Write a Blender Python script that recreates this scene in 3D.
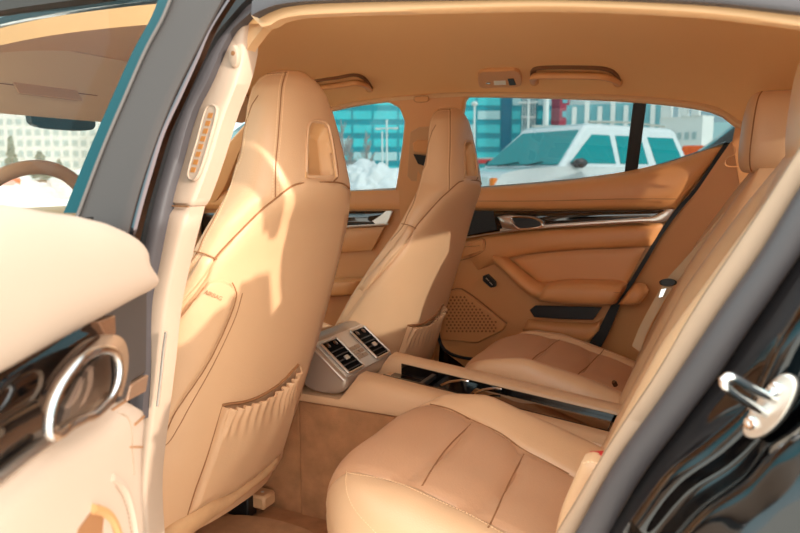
import bpy, bmesh, math, random
from math import sin, cos, pi, radians, atan, sqrt
from mathutils import Vector, Matrix
from mathutils.bvhtree import BVHTree
random.seed(7)
for o in list(bpy.data.objects): bpy.data.objects.remove(o)
SC = bpy.context.scene
COL = SC.collection
# ------------------------------------------------------------------ camera
# X runs to the rear of the car, Y across to its right side, Z up
F = 690.0; TH = radians(25); PITCH = atan((266.5-175)/F)
CAM = Vector((0, -1.46, 1.02))
dd = Vector((-sin(TH), cos(TH), 0)); RT = Vector((cos(TH), sin(TH), 0)); ZZ = Vector((0, 0, 1))
FW = dd*cos(PITCH)-ZZ*sin(PITCH); UP = ZZ*cos(PITCH)+dd*sin(PITCH)
cd = bpy.data.cameras.new('camera'); cam = bpy.data.objects.new('camera', cd); COL.objects.link(cam)
m = Matrix((RT, UP, -FW)).transposed().to_4x4(); m.translation = CAM; cam.matrix_world = m
cd.sensor_width = 36; cd.lens = 36*F/800; cd.clip_start = .02; cd.clip_end = 2000
cd.dof.use_dof = True; cd.dof.focus_distance = 1.45; cd.dof.aperture_fstop = 6.3
SC.camera = cam
# ------------------------------------------------------------------ light
SUN = Vector((1.0, -.20, .30)).normalized()
sd = bpy.data.lights.new('sun', 'SUN'); sd.energy = 2.55; sd.angle = radians(.8); sd.color = (1, .92, .83)
so = bpy.data.objects.new('sun', sd); COL.objects.link(so); so.rotation_euler = (SUN).to_track_quat('Z', 'Y').to_euler(); so.location = (6, -3, 4)
W = bpy.data.worlds.new('sky'); SC.world = W; W.use_nodes = True
nt = W.node_tree; nt.nodes.clear()
def N(t, **k):
    n = nt.nodes.new(t)
    for a, b in k.items(): setattr(n, a, b)
    return n
tc = N('ShaderNodeTexCoord'); sx = N('ShaderNodeSeparateXYZ'); nt.links.new(tc.outputs['Generated'], sx.inputs[0])
rp = N('ShaderNodeValToRGB'); nt.links.new(sx.outputs['Z'], rp.inputs[0])
e = rp.color_ramp.elements; e[0].position = 0; e[0].color = (.66, .83, .86, 1); e[1].position = .85; e[1].color = (1.25, 1.35, 1.35, 1)
q = e.new(.16); q.color = (.55, .80, .85, 1); q = e.new(.34); q.color = (.16, .52, .60, 1); q = e.new(.52); q.color = (.5, .75, .8, 1)
# sky lifted on the camera side, off the sun, as added cabin fill
dp = N('ShaderNodeVectorMath', operation='DOT_PRODUCT'); nt.links.new(tc.outputs['Generated'], dp.inputs[0]); dp.inputs[1].default_value = (.62, -.72, .32)
mr = N('ShaderNodeMapRange'); nt.links.new(dp.outputs['Value'], mr.inputs[0]); mr.inputs[1].default_value = -.4; mr.inputs[2].default_value = 1
mr.inputs[3].default_value = 1.0; mr.inputs[4].default_value = 2.2
mx = N('ShaderNodeMix', data_type='RGBA'); 
mf = N('ShaderNodeMapRange'); nt.links.new(dp.outputs['Value'], mf.inputs[0]); mf.inputs[1].default_value = .35; mf.inputs[2].default_value = 1
nt.links.new(mf.outputs[0], mx.inputs[0]); nt.links.new(rp.outputs[0], mx.inputs[6]); mx.inputs[7].default_value = (1, .93, .87, 1)
bg = N('ShaderNodeBackground'); wo = N('ShaderNodeOutputWorld')
nt.links.new(mx.outputs[2], bg.inputs[0]); nt.links.new(mr.outputs[0], bg.inputs[1]); nt.links.new(bg.outputs[0], wo.inputs[0])
SC.view_settings.view_transform = 'Standard'; SC.view_settings.look = 'None'; SC.view_settings.gamma = 1; SC.view_settings.use_curve_mapping = False
SC.view_settings.exposure = 0.86

# ------------------------------------------------------------------ materials
def lin(c): return tuple((v/255/12.92 if v/255 <= .04045 else ((v/255+.055)/1.055)**2.4) for v in c)
def mat(name, rgb, rough=.5, metal=0, bump=0, bscale=200, var=0, vscale=8, coat=0, spec=.5, tex='noise', sheen=0):
    M = bpy.data.materials.new(name); M.use_nodes = True; t = M.node_tree; b = t.nodes['Principled BSDF']
    c = lin(rgb)+(1,)
    b.inputs['Base Color'].default_value = c; b.inputs['Roughness'].default_value = rough; b.inputs['Metallic'].default_value = metal
    b.inputs['Coat Weight'].default_value = coat; b.inputs['Coat Roughness'].default_value = .03; b.inputs['Specular IOR Level'].default_value = spec
    if sheen: b.inputs['Sheen Weight'].default_value = sheen
    co = t.nodes.new('ShaderNodeTexCoord')
    if var:
        n = t.nodes.new('ShaderNodeTexNoise'); n.inputs['Scale'].default_value = vscale; n.inputs['Detail'].default_value = 4
        t.links.new(co.outputs['Object'], n.inputs['Vector'])
        r = t.nodes.new('ShaderNodeValToRGB'); r.color_ramp.elements[0].position = .3; r.color_ramp.elements[1].position = .7
        r.color_ramp.elements[0].color = tuple(v*(1-var) for v in c[:3])+(1,); r.color_ramp.elements[1].color = tuple(min(1, v*(1+var)) for v in c[:3])+(1,)
        t.links.new(n.outputs[0], r.inputs[0]); t.links.new(r.outputs[0], b.inputs['Base Color'])
    if bump:
        n = t.nodes.new('ShaderNodeTexNoise' if tex == 'noise' else 'ShaderNodeTexVoronoi'); n.inputs['Scale'].default_value = bscale
        t.links.new(co.outputs['Object'], n.inputs['Vector'])
        k = t.nodes.new('ShaderNodeBump'); k.inputs['Strength'].default_value = bump; k.inputs['Distance'].default_value = .002
        t.links.new(n.outputs[0], k.inputs['Height']); t.links.new(k.outputs[0], b.inputs['Normal'])
    return M
def glass(name, rgb, rough=0.0, refl=.08):
    M = bpy.data.materials.new(name); M.use_nodes = True; t = M.node_tree; t.nodes.clear()
    o = t.nodes.new('ShaderNodeOutputMaterial'); a = t.nodes.new('ShaderNodeBsdfTransparent'); g = t.nodes.new('ShaderNodeBsdfGlossy')
    a.inputs[0].default_value = lin(rgb)+(1,); g.inputs['Roughness'].default_value = rough
    f = t.nodes.new('ShaderNodeFresnel'); f.inputs[0].default_value = 1.45
    mu = t.nodes.new('ShaderNodeMath'); mu.operation = 'MULTIPLY'; mu.inputs[1].default_value = refl/.04*.5; t.links.new(f.outputs[0], mu.inputs[0])
    x = t.nodes.new('ShaderNodeMixShader'); t.links.new(mu.outputs[0], x.inputs[0]); t.links.new(a.outputs[0], x.inputs[1]); t.links.new(g.outputs[0], x.inputs[2]); t.links.new(x.outputs[0], o.inputs[0])
    return M
LEATHER = mat('tan_leather', (214, 171, 131), .42, bump=.10, bscale=420, var=.03, vscale=5, tex='voronoi')
LEATHER_P = mat('tan_leather_perforated', (200, 152, 116), .46, bump=.12, bscale=260, tex='voronoi')
LEATHER_L = mat('pale_door_leather', (176, 153, 134), .5, bump=.06, bscale=500)
PLASTIC = mat('cream_plastic', (186, 160, 138), .5, bump=.05, bscale=700)
PLASTIC_T = mat('tan_plastic', (212, 166, 120), .5, bump=.06, bscale=600)
HEADLINER = mat('headliner_fabric', (240, 186, 126), .9, bump=.12, bscale=900)  # saturation raised to put warm cabin bounce into the colour
CARPET = mat('carpet', (176, 124, 82), 1, bump=.9, bscale=420, var=.18, vscale=22)
CARPET_L = mat('mat_carpet', (196, 148, 104), 1, bump=.9, bscale=500, var=.10, vscale=30)
CARPET_S = mat('strip_carpet', (206, 160, 114), 1, bump=.9, bscale=500, var=.08, vscale=30)
JAMBTRIM = mat('jamb_trim', (168, 139, 114), .55, bump=.05, bscale=600)
LEATHER_SH = mat('shaded_tan_leather', (214, 148, 90), .45, bump=.10, bscale=420, var=.03, vscale=5, tex='voronoi')  # tan leather deepened: far-side shade and warm bounce in the colour
PLASTIC_SH = mat('shaded_tan_plastic', (214, 150, 92), .5, bump=.06, bscale=600)  # tan plastic deepened likewise, shade of the far side in the colour
THREAD = mat('thread', (240, 205, 160), .6)
SEAM = mat('seam_shadow_gap', (150, 102, 62), .8)
PAINT = mat('black_paint', (6, 5, 6), .10, coat=.7, spec=.4)
GLOSS = mat('black_gloss', (12, 10, 10), .06, coat=1)
BLACK = mat('black_plastic', (18, 17, 17), .45)
RUBBER = mat('rubber_seal', (72, 66, 67), .55, bump=.05, bscale=300)
RUBBER_B = mat('rubber_black', (16, 15, 15), .6)
GREY = mat('grey_panel', (62, 54, 50), .6, bump=.25, bscale=900)
CHROME = mat('chrome', (225, 225, 225), .08, metal=1)
SATIN = mat('satin_metal', (222, 214, 204), .38, metal=1)
DCHROME = mat('dark_chrome', (110, 100, 100), .15, metal=1)
SNOW = mat('snow', (238, 240, 242), .8, bump=.4, bscale=3, var=.05, vscale=1)
WHITE = mat('white_car_paint', (236, 238, 240), .25, coat=.6)
CARGLASS = mat('car_glass_teal_reflection', (24, 146, 150), .12, spec=.6)  # teal sky reflection painted into the glass colour
TYRE = mat('tyre', (22, 22, 23), .8)
STEEL = mat('pale_steel', (220, 226, 226), .5)
RED = mat('red_plastic', (190, 22, 18), .35)
G_FAR = glass('tinted_window_glass', (182, 190, 191), refl=.05)
G_NEAR = glass('door_glass', (236, 236, 234), refl=.004)
G_WS = glass('windscreen_glass', (226, 234, 234), refl=.04)

# ------------------------------------------------------------------ pixel helpers (each point gets its own real depth)
def ray(x, y): return FW+RT*((x-400)/F)+UP*((266.5-y)/F)
def PY(x, y, v): q = ray(x, y); return CAM+q*((v-CAM.y)/q.y)
def PZ(x, y, v): q = ray(x, y); return CAM+q*((v-CAM.z)/q.z)
def PT(x, y, y0, k=.35, zb=.95):                   # body side that leans inwards above the belt line
    yy = y0
    for i in range(12):
        p = PY(x, y, yy); yy = y0-math.copysign(1, y0)*k*max(0, p.z-zb)
    return PY(x, y, yy)
def sY(v): return lambda x, y: (PY(x, y, v), Vector((0, -1, 0)))
def sT(v, k=.35, zb=.95):
    return lambda x, y: (PT(x, y, v, k, zb), Vector((0, -1, 0)))
def sPl(p0, n):
    n = Vector(n).normalized(); p0 = Vector(p0)
    def f(x, y):
        q = ray(x, y); return CAM+q*((p0-CAM).dot(n)/q.dot(n)), (n if n.dot(q) < 0 else -n)
    return f
def spl(pts, n, closed=False):
    P_ = [Vector(p) if len(p) == 3 else Vector((p[0], p[1], 0)) for p in pts]
    dim = len(pts[0])
    if closed: P_ = P_+[P_[0]]
    if len(P_) == 2: dense = [P_[0].lerp(P_[1], i/20) for i in range(21)]
    else:
        dense = []
        L = len(P_)
        for i in range(L-1):
            if closed: a, b, c, d = P_[(i-1) % (L-1)], P_[i], P_[i+1], P_[(i+2) % (L-1)]
            else: a, b, c, d = P_[max(i-1, 0)], P_[i], P_[i+1], P_[min(i+2, L-1)]
            l = (c-b).length; m1 = (c-a)/max((c-b).length+(b-a).length, 1e-9)*l; m2 = (d-b)/max((d-c).length+(c-b).length, 1e-9)*l
            for k in range(12):
                t = k/12; dense.append(b*(2*t**3-3*t*t+1)+m1*(t**3-2*t*t+t)+c*(-2*t**3+3*t*t)+m2*(t**3-t*t))
        dense.append(P_[-1])
    s = [0]
    for i in range(1, len(dense)): s.append(s[-1]+(dense[i]-dense[i-1]).length)
    out = []; j = 0
    cnt = n if closed else n-1
    for i in range(n):
        tgt = s[-1]*i/cnt
        while j < len(s)-2 and s[j+1] < tgt: j += 1
        f = (tgt-s[j])/max(s[j+1]-s[j], 1e-9); v = dense[j].lerp(dense[j+1], f)
        out.append(v if dim == 3 else (v.x, v.y))
    return out
# ------------------------------------------------------------------ object helpers
XF = None                                           # optional mirror / shift applied to every vertex built
def wl(o):
    v = Vector((0, 0, 0))
    while o: v += o.location; o = o.parent
    return v
def tag(o, label, cat=None, group=None):
    o['label'] = label
    if cat: o['category'] = cat
    if group: o['group'] = group
    return o
def thing(name, label, cat, loc=(0, 0, 0), group=None):
    o = bpy.data.objects.new(name, None); COL.objects.link(o); o.empty_display_size = .05
    l = Vector(loc); o.location = XF(l) if XF else l
    return tag(o, label, cat, group)
def mesh(name, vs, fs, M, parent=None, smooth=True, ang=42, struct=False):
    vs = [Vector(v) for v in vs]
    if XF: vs = [XF(v) for v in vs]
    off = wl(parent)
    me = bpy.data.meshes.new(name); me.from_pydata([v-off for v in vs], [], fs)
    bm = bmesh.new(); bm.from_mesh(me); bmesh.ops.remove_doubles(bm, verts=bm.verts, dist=1e-6); bmesh.ops.recalc_face_normals(bm, faces=bm.faces); bm.to_mesh(me); bm.free()
    me.materials.append(M)
    if smooth:
        me.shade_smooth(); me.set_sharp_from_angle(angle=radians(ang))
    o = bpy.data.objects.new(name, me); COL.objects.link(o)
    if parent: o.parent = parent
    if struct: o['kind'] = 'structure'
    return o
def bev(o, w=.004, seg=2, ang=40):
    b = o.modifiers.new('bevel', 'BEVEL'); b.width = w; b.segments = seg; b.limit_method = 'ANGLE'; b.angle_limit = radians(ang); return o
class MB:                                           # collects shapes for ONE mesh
    def __init__(s): s.v = []; s.f = []
    def add(s, vs, fs): k = len(s.v); s.v += [Vector(v) for v in vs]; s.f += [tuple(i+k for i in f) for f in fs]; return s
    def box(s, c, size, rot=None):
        c = Vector(c); h = Vector(size)/2; R = rot or Matrix.Identity(3)
        s.add([c+R@Vector((h.x*a, h.y*b, h.z*d)) for a in (-1, 1) for b in (-1, 1) for d in (-1, 1)],
              [(0, 1, 3, 2), (4, 6, 7, 5), (0, 4, 5, 1), (2, 3, 7, 6), (0, 2, 6, 4), (1, 5, 7, 3)]); return s
    def tube(s, pts, r, seg=8, closed=False, flat=1):
        pts = [Vector(p) for p in pts]; n = len(pts); rs = r if isinstance(r, (list, tuple)) else [r]*n
        up = None; vs = []
        for i in range(n):
            a = pts[(i-1) % n] if (closed or i) else pts[0]; b = pts[(i+1) % n] if (closed or i < n-1) else pts[-1]
            t = (b-a).normalized()
            if up is None: up = t.orthogonal().normalized()
            up = (up-t*up.dot(t)).normalized(); w = t.cross(up)
            for k in range(seg):
                A = 2*pi*k/seg; vs.append(pts[i]+(up*cos(A)+w*sin(A)*flat)*rs[i])
        fs = []
        for i in range(n if closed else n-1):
            for k in range(seg): fs.append((i*seg+k, i*seg+(k+1) % seg, ((i+1) % n)*seg+(k+1) % seg, ((i+1) % n)*seg+k))
        if not closed: fs += [tuple(range(seg))[::-1], tuple((n-1)*seg+k for k in range(seg))]
        return s.add(vs, fs)
    def prism(s, poly, dv):
        dv = Vector(dv); n = len(poly); vs = [Vector(p) for p in poly]+[Vector(p)+dv for p in poly]
        return s.add(vs, [tuple(range(n)), tuple(range(2*n-1, n-1, -1))]+[(i, i+n, (i+1) % n+n, (i+1) % n) for i in range(n)])
    def grid(s, rows):
        n = len(rows[0]); return s.add([p for r in rows for p in r], [(i*n+j, i*n+j+1, (i+1)*n+j+1, (i+1)*n+j) for i in range(len(rows)-1) for j in range(n-1)])
    def sheet(s, rows, off):                        # grid with real thickness: back face displaced by off (vector or per-point function)
        n = len(rows[0]); m_ = len(rows); f = off if callable(off) else (lambda p: Vector(off))
        A = [Vector(p) for r in rows for p in r]; B = [p+f(p) for p in A]; k = len(A); fs = []
        for i in range(m_-1):
            for j in range(n-1):
                a, b, c, d = i*n+j, i*n+j+1, (i+1)*n+j+1, (i+1)*n+j
                fs += [(a, b, c, d), (a+k, d+k, c+k, b+k)]
        ed = [(i, i+1) for i in range(n-1)]+[((m_-1)*n+i+1, (m_-1)*n+i) for i in range(n-1)]+[((i+1)*n, i*n) for i in range(m_-1)]+[(i*n+n-1, (i+1)*n+n-1) for i in range(m_-1)]
        fs += [(b, a, a+k, b+k) for a, b in ed]
        return s.add(A+B, fs)
    def loft(s, rings, caps=True):
        n = len(rings[0]); vs = [p for r in rings for p in r]
        fs = [(i*n+k, i*n+(k+1) % n, (i+1)*n+(k+1) % n, (i+1)*n+k) for i in range(len(rings)-1) for k in range(n)]
        if caps: fs += [tuple(range(n))[::-1], tuple((len(rings)-1)*n+k for k in range(n))]
        return s.add(vs, fs)
    def lathe(s, c, ax, prof, seg=20):
        c = Vector(c); ax = Vector(ax).normalized(); u = ax.orthogonal().normalized(); w = ax.cross(u)
        return s.loft([[c+ax*h+(u*cos(2*pi*k/seg)+w*sin(2*pi*k/seg))*r for k in range(seg)] for r, h in prof])
    def out(s, name, M, parent=None, **k): return mesh(name, s.v, s.f, M, parent, **k)
def tube(name, pts, r, M, parent, **k): return MB().tube(pts, r, **k).out(name, M, parent)
def prows(curves, n, m_):
    C_ = [spl(c, n) for c in curves]
    cols = [spl([c[j] for c in C_], m_) for j in range(n)]
    return [[cols[j][i] for j in range(n)] for i in range(m_)]
def pillow(H, p=2.5, ru=.5, rv=.5):
    def h(u, v):
        a = min(1, min(u, 1-u)/ru); b = min(1, min(v, 1-v)/rv)
        return H*max(0, 1-(1-a)**p)**(1/p)*max(0, 1-(1-b)**p)**(1/p)
    return h
def patch(name, curves, surf, M, parent=None, h=0, thick=.008, n=24, m_=12, **k):
    rows = prows(curves, n, m_); R = []
    nn = Vector((0, 0, 0))
    for i, r in enumerate(rows):
        o = []
        for j, (x, y) in enumerate(r):
            p, nm = surf(x, y); nn += nm
            o.append(p+nm*(h(j/(n-1), i/(m_-1)) if callable(h) else h))
        R.append(o)
    nn.normalize()
    global LAST
    LAST = R
    return MB().sheet(R, -nn*thick).out(name, M, parent, **k)
def slab(name, px, surf, thick, M, parent=None, h=0, b=.003, smooth_pts=0, **k):
    if smooth_pts: px = spl(px, smooth_pts, True)
    q = [surf(x, y) for x, y in px]; nn = sum((a[1] for a in q), Vector((0, 0, 0))).normalized()
    o = MB().prism([a[0]+nn*h for a in q], -nn*thick).out(name, M, parent, ang=35, **k)
    if b: bev(o, b)
    return o
def line(name, px, surf, r, M, parent, h=0, n=None, closed=False, flat=1, **k):
    px = spl(px, n or max(12, len(px)*5), closed)
    return MB().tube([p+nm*h for p, nm in (surf(x, y) for x, y in px)], r, 6, closed, flat).out(name, M, parent, **k)
def stitches(name, px, surf, parent, h=.0006, pitch=.0052, r=.0006, M=None):
    px = spl(px, max(30, len(px)*14)); q = [surf(x, y) for x, y in px]; pts = [a+nm*h for a, nm in q]
    L = sum((pts[i+1]-pts[i]).length for i in range(len(pts)-1)); n = max(4, int(L/pitch)); rs = spl([tuple(p) for p in pts], n*2)
    mb = MB()
    for i in range(0, n*2-1, 2): mb.tube([rs[i], rs[i].lerp(rs[i+1], 1.2)], r, 5)
    return mb.out(name, M or THREAD, parent)
def ibox(name, c, size, M, parent=None, b=.004, rot=None, **k): return bev(MB().box(c, size, rot).out(name, M, parent, **k), b)
def bvh_of(mb):
    t = BVHTree.FromPolygons([tuple(v) for v in mb.v], mb.f)
    def f(x, y):
        q = ray(x, y).normalized(); hit = t.ray_cast(CAM, q)
        if hit[0] is None:
            best = None
            for s_ in range(20):
                pt = CAM+q*(.5+s_*.08); r_ = t.find_nearest(pt); dist = (r_[0]-pt).length
                if best is None or dist < best[0]: best = (dist, r_)
            hit = best[1]
        nm = hit[1]
        if nm.dot(q) > 0: nm = -nm
        return hit[0], nm.normalized()
    return f
def arc_text(name, body, o, ux, uy, size, M, parent, depth=.0006):
    cu = bpy.data.curves.new(name, 'FONT'); cu.body = body; cu.size = size; cu.extrude = depth; cu.align_x = 'CENTER'; cu.align_y = 'CENTER'
    t = bpy.data.objects.new(name+'_tmp', cu); COL.objects.link(t); dg = bpy.context.evaluated_depsgraph_get(); me = bpy.data.meshes.new_from_object(t.evaluated_get(dg))
    ux = Vector(ux).normalized(); uy = Vector(uy); uy = (uy-ux*uy.dot(ux)).normalized(); uz = ux.cross(uy); o = Vector(o)
    vs = [o+ux*v.co.x+uy*v.co.y+uz*v.co.z for v in me.vertices]; fs = [tuple(p.vertices) for p in me.polygons]
    bpy.data.objects.remove(t); bpy.data.meshes.remove(me)
    return mesh(name, vs, fs, M, parent, smooth=False)

# ================================================================== SETTING
def gpt(px, dist, z=0):                             # ground point seen in the direction of a picture column, at a real distance
    q = RT*((px-400)/F)+dd; p = CAM+q*dist; return Vector((p.x, p.y, z))
GROUND = mat('snowy_asphalt', (240, 230, 218), .85, bump=.3, bscale=6, var=.08, vscale=.35)
mesh('ground', [(-500, -400, 0), (500, -400, 0), (500, 700, 0), (-500, 700, 0)], [(0, 1, 2, 3)], GROUND, struct=True)
# ---- headliner between the near roof rail and the tops of the far windows
FAR_TOP = [(330, 109), (357, 103), (399, 98), (465, 94), (566, 95.5), (640, 99), (680, 103), (706, 107), (724, 113), (737, 124)]
NEAR_LOW = [(262, 24), (280, 18), (310, 14), (440, 10), (560, 8), (700, 14), (800, 25)]
ef = [Vector((-1.95, .56, 1.10)), Vector((-1.6, .62, 1.21))]+[PT(x, y, .765) for x, y in FAR_TOP]+[Vector((.25, .62, 1.10)), Vector((.6, .56, 1.02))]
en = [Vector((-1.95, -.56, 1.10)), Vector((-1.55, -.60, 1.205)), Vector((-1.2, -.59, 1.255)), Vector((-.85, -.595, 1.258))]+[PY(x, y, -.60) for x, y in NEAR_LOW]+[Vector((.25, -.62, 1.10)), Vector((.6, -.56, 1.02))]
def at_x(c, x):
    for a, b in zip(c[:-1], c[1:]):
        if a.x <= x <= b.x: return a.lerp(b, (x-a.x)/max(b.x-a.x, 1e-6))
    return c[0] if x < c[0].x else c[-1]
efs = spl([tuple(v) for v in ef], 90); ens = spl([tuple(v) for v in en], 90)
rows = []
ZC = [(-1.95, 1.13), (-1.6, 1.25), (-1.2, 1.325), (-.7, 1.35), (-.3, 1.35), (0, 1.325), (.3, 1.27), (.6, 1.19)]
def lerp_t(T_, x):
    for (a, p), (b, q) in zip(T_[:-1], T_[1:]):
        if x <= b: return p+(q-p)*max(0, (x-a))/(b-a)
    return T_[-1][1]
for i in range(61):
    x = -1.6+(.5+1.6)*i/60
    a, b = at_x(ens, x), at_x(efs, x); r = []
    for j in range(33):
        v = j/32; p = a.lerp(b, v); t = abs(2*v-1); s_ = 1-t**3.2
        p.z += (lerp_t(ZC, x)-p.z)*s_; r.append(p)
    rows.append(r)
ceil_mb = MB().grid(rows); CEIL = bvh_of(ceil_mb)
MB().sheet(rows, (0, 0, .03)).out('ceiling', HEADLINER, struct=True)
MB().sheet([[p+Vector((0, 0, .036)) for p in r] for r in rows], (0, 0, .012)).out('roof', PAINT, struct=True)
sedge = [at_x(efs, -1.5+1.62*i/50) for i in range(51)]
MB().tube([p+Vector((0, -.006, -.001)) for p in sedge], .011, 8).out('trim_1', PLASTIC_T, struct=True)
# ---- near roof rail with its seal
rl = [(262, 27), (266, 25.5), (272.5, 24.5), (280, 19), (310, 14.5), (440, 10.5), (560, 8.5), (700, 14.5), (800, 26), (860, 34)]
ru = [(251, 15.5), (255, 13), (262, 10), (275, 5), (310, 1), (440, -2), (560, -3), (700, 2), (800, 12), (860, 19)]
r2 = [(252, 1), (256, -3), (262, -6), (272, -9), (310, -13), (440, -18), (560, -18), (700, -13), (800, -3), (860, 4)]
patch('trim_2', [ru, [((a+c)/2, (b+d)/2) for (a, b), (c, d) in zip(ru, rl)], rl], sT(-.725), PLASTIC_T, h=pillow(.010, 2, 2, .5), thick=.02, n=70, m_=8, struct=True)
patch('trim_3', [r2, ru], sT(-.745), RUBBER, h=pillow(.008, 2, 2, .5), thick=.02, n=70, m_=8, struct=True)
# ---- floor and dark sill walls
ibox('floor', (-1.0, 0, .17), (2.6, 1.5, .06), CARPET, struct=True)
patch('floor', [[(150, 540), (176, 531), (205, 522), (232, 515), (262, 517), (285, 522), (310, 531), (336, 548)], [(150, 620), (336, 620)]],
      lambda x, y: (PZ(x, y, .214), ZZ), CARPET_L, thick=.012, n=40, m_=6).name = 'floor_mat'
fm = bpy.data.objects['floor_mat']; tag(fm, 'tan carpet floor mat with a wavy front edge in the rear footwell', 'floor mat')
ibox('wall_right', (-.6, .86, .45), (2.9, .05, .7), PAINT, struct=True)
ibox('wall_front', (-2.05, 0, .62), (.3, 1.5, .58), mat('dash_leather', (205, 165, 120), .5), b=.05, struct=True)
# rear bulkhead under the rear window, rear glass
mesh('wall_back', [(.34, -.6, .2), (.34, .6, .2), (.34, .6, .94), (.34, -.6, .94), (1.1, -.6, .2), (1.1, .6, .2), (1.1, .6, .97), (1.1, -.6, .97)],
     [(0, 1, 2, 3), (3, 2, 6, 7), (4, 7, 6, 5), (0, 4, 5, 1), (0, 3, 7, 4), (1, 5, 6, 2)], PLASTIC_T, smooth=False, struct=True)
mesh('window_1', [(.5, -.5, 1.22), (.5, .5, 1.22), (1.1, .5, .98), (1.1, -.5, .98)], [(0, 1, 2, 3)], G_FAR, struct=True, smooth=False)
mesh('window_2', [(-1.62, -.6, 1.23), (-1.62, .6, 1.23), (-2.25, .66, .93), (-2.25, -.66, .93)], [(0, 1, 2, 3)], G_WS, struct=True, smooth=False)

# ================================================================== FAR SIDE DOORS
d2 = thing('car_door', 'closed rear door across the cabin with black trim strip, armrest and speaker panel', 'door', (-.4, .74, .4))
SD = sY(.735); SDi = sY(.72)
shut = [(726, 143), (711, 166), (694, 190), (676, 210), (658, 236), (646, 256), (630, 282), (618, 296), (612, 308), (602, 330), (593, 346)]
slab('panel', [(448, 192), (477, 189), (571, 180), (624, 172), (670, 162), (700, 152)]+shut+[(584, 362), (560, 380), (480, 380), (458, 362), (444, 352), (439, 338), (439, 300), (443, 275), (450, 240)], sY(.745), .05, LEATHER_SH, d2, b=.004)
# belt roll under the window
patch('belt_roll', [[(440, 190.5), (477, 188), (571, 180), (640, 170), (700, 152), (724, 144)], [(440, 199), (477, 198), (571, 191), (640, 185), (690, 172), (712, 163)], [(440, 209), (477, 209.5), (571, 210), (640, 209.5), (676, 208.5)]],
      SD, LEATHER_SH, d2, h=pillow(.022, 2.2, .12, .5), thick=.01, n=50, m_=14)
line('belt_seam', [(455, 201), (540, 201), (620, 199), (676, 199)], sY(.712), .0009, SEAM, d2)
# black gloss strip, chrome edge
patch('trim_strip', [[(452, 210), (545, 211), (640, 209.8), (670, 209.6)], [(452, 239), (510, 229.5), (545, 226), (640, 220.5), (660, 220)]], sY(.724), GLOSS, d2, h=pillow(.010, 2, .05, .5), thick=.01, n=40, m_=10)
SPK = mat('speaker_grille', (16, 14, 14), .5, bump=.8, bscale=260, tex='voronoi')
patch('tweeter_grille', [[(453, 211), (493, 211.5)], [(453, 238), (497, 229.5)]], sY(.714), SPK, d2, thick=.006, n=10, m_=8)
patch('chrome_strip', [[(500, 228.8), (545, 224.5), (640, 217.5), (655, 215.5), (667, 209)], [(500, 233), (545, 228.5), (640, 222.5), (664, 221.8), (674, 209.5)]], sY(.712), SATIN, d2, h=pillow(.004, 2, .05, .5), thick=.008, n=40, m_=6)
tube('chrome_line', [PY(x, y, .712) for x, y in spl([(450, 240), (480, 235.4), (510, 230.6)], 12)], .0022, SATIN, d2)
hd = patch('door_handle', [[(497.5, 216.5), (506.5, 215), (522, 215.5), (535, 216.8), (543, 221), (545, 225)], [(502.5, 228.5), (508, 229.3), (516, 230.3), (530, 229.3), (541, 228.2), (545, 226.5)]], sY(.712), SATIN, d2, h=pillow(.022, 2, .25, .6), thick=.01, n=30, m_=14)
line('handle_rim', [(512, 217.8), (530, 218), (540, 221), (542.5, 225), (534, 227.8), (519, 228.3), (513.5, 223.5)], sY(.688), .0028, CHROME, hd, n=40, closed=True)
patch('handle_cup', [[(512, 218), (530, 218.2), (540, 221.2)], [(517, 228), (530, 228), (541, 226)]], sY(.690), BLACK, hd, thick=.004, n=14, m_=6)
# leather band under the strip and upper insert
patch('leather_band', [[(456, 240), (510, 232.5), (545, 229), (640, 223.8), (666, 222.8)], [(462, 247), (500, 240.5), (545, 236), (640, 231), (662, 230)], [(478, 270), (500, 262), (516, 256.5), (557, 251), (640, 247), (652, 246.5)]], SD, LEATHER_SH, d2, h=pillow(.022, 2.2, .1, .45), thick=.01, n=44, m_=12)
patch('insert_panel', [[(513, 260), (530, 255.5), (557, 252.2), (600, 250), (645, 248.6)], [(541, 284), (560, 285), (600, 287), (624, 289)]], sY(.732), LEATHER_SH, d2, h=pillow(.006, 2, .1, .2), thick=.006, n=30, m_=10)
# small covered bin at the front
slab('bin_cover', [(454, 249), (482.6, 239.5), (482.9, 250.4), (456, 259.8)], sY(.708), .012, LEATHER_SH, d2, b=.002)
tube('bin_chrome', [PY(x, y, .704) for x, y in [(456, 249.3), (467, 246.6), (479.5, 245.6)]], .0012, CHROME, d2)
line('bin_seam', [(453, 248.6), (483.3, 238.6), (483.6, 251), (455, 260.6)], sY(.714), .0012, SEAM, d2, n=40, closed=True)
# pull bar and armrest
patch('pull_bar', [[(493, 255), (505, 257.5), (525.7, 274), (541, 283), (566, 281)], [(492, 259), (508, 274), (533, 296), (548, 301), (572, 303)]], sY(.715), LEATHER_SH, d2, h=pillow(.05, 2, .3, .5), thick=.015, n=30, m_=14)
ar = patch('armrest', [[(548, 282.5), (567, 279.6), (600, 279.6), (622, 281.5), (627, 284)], [(543, 290), (567, 288), (600, 288.5), (625, 290)], [(540, 299), (567, 302.5), (600, 303.4), (616, 303.4)]], sY(.715), LEATHER_SH, d2, h=pillow(.075, 3, .1, .5), thick=.02, n=30, m_=16)
line('armrest_seam', [(546, 292.5), (567, 291.5), (600, 292), (622, 293)], sY(.642), .0009, SEAM, ar)
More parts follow.
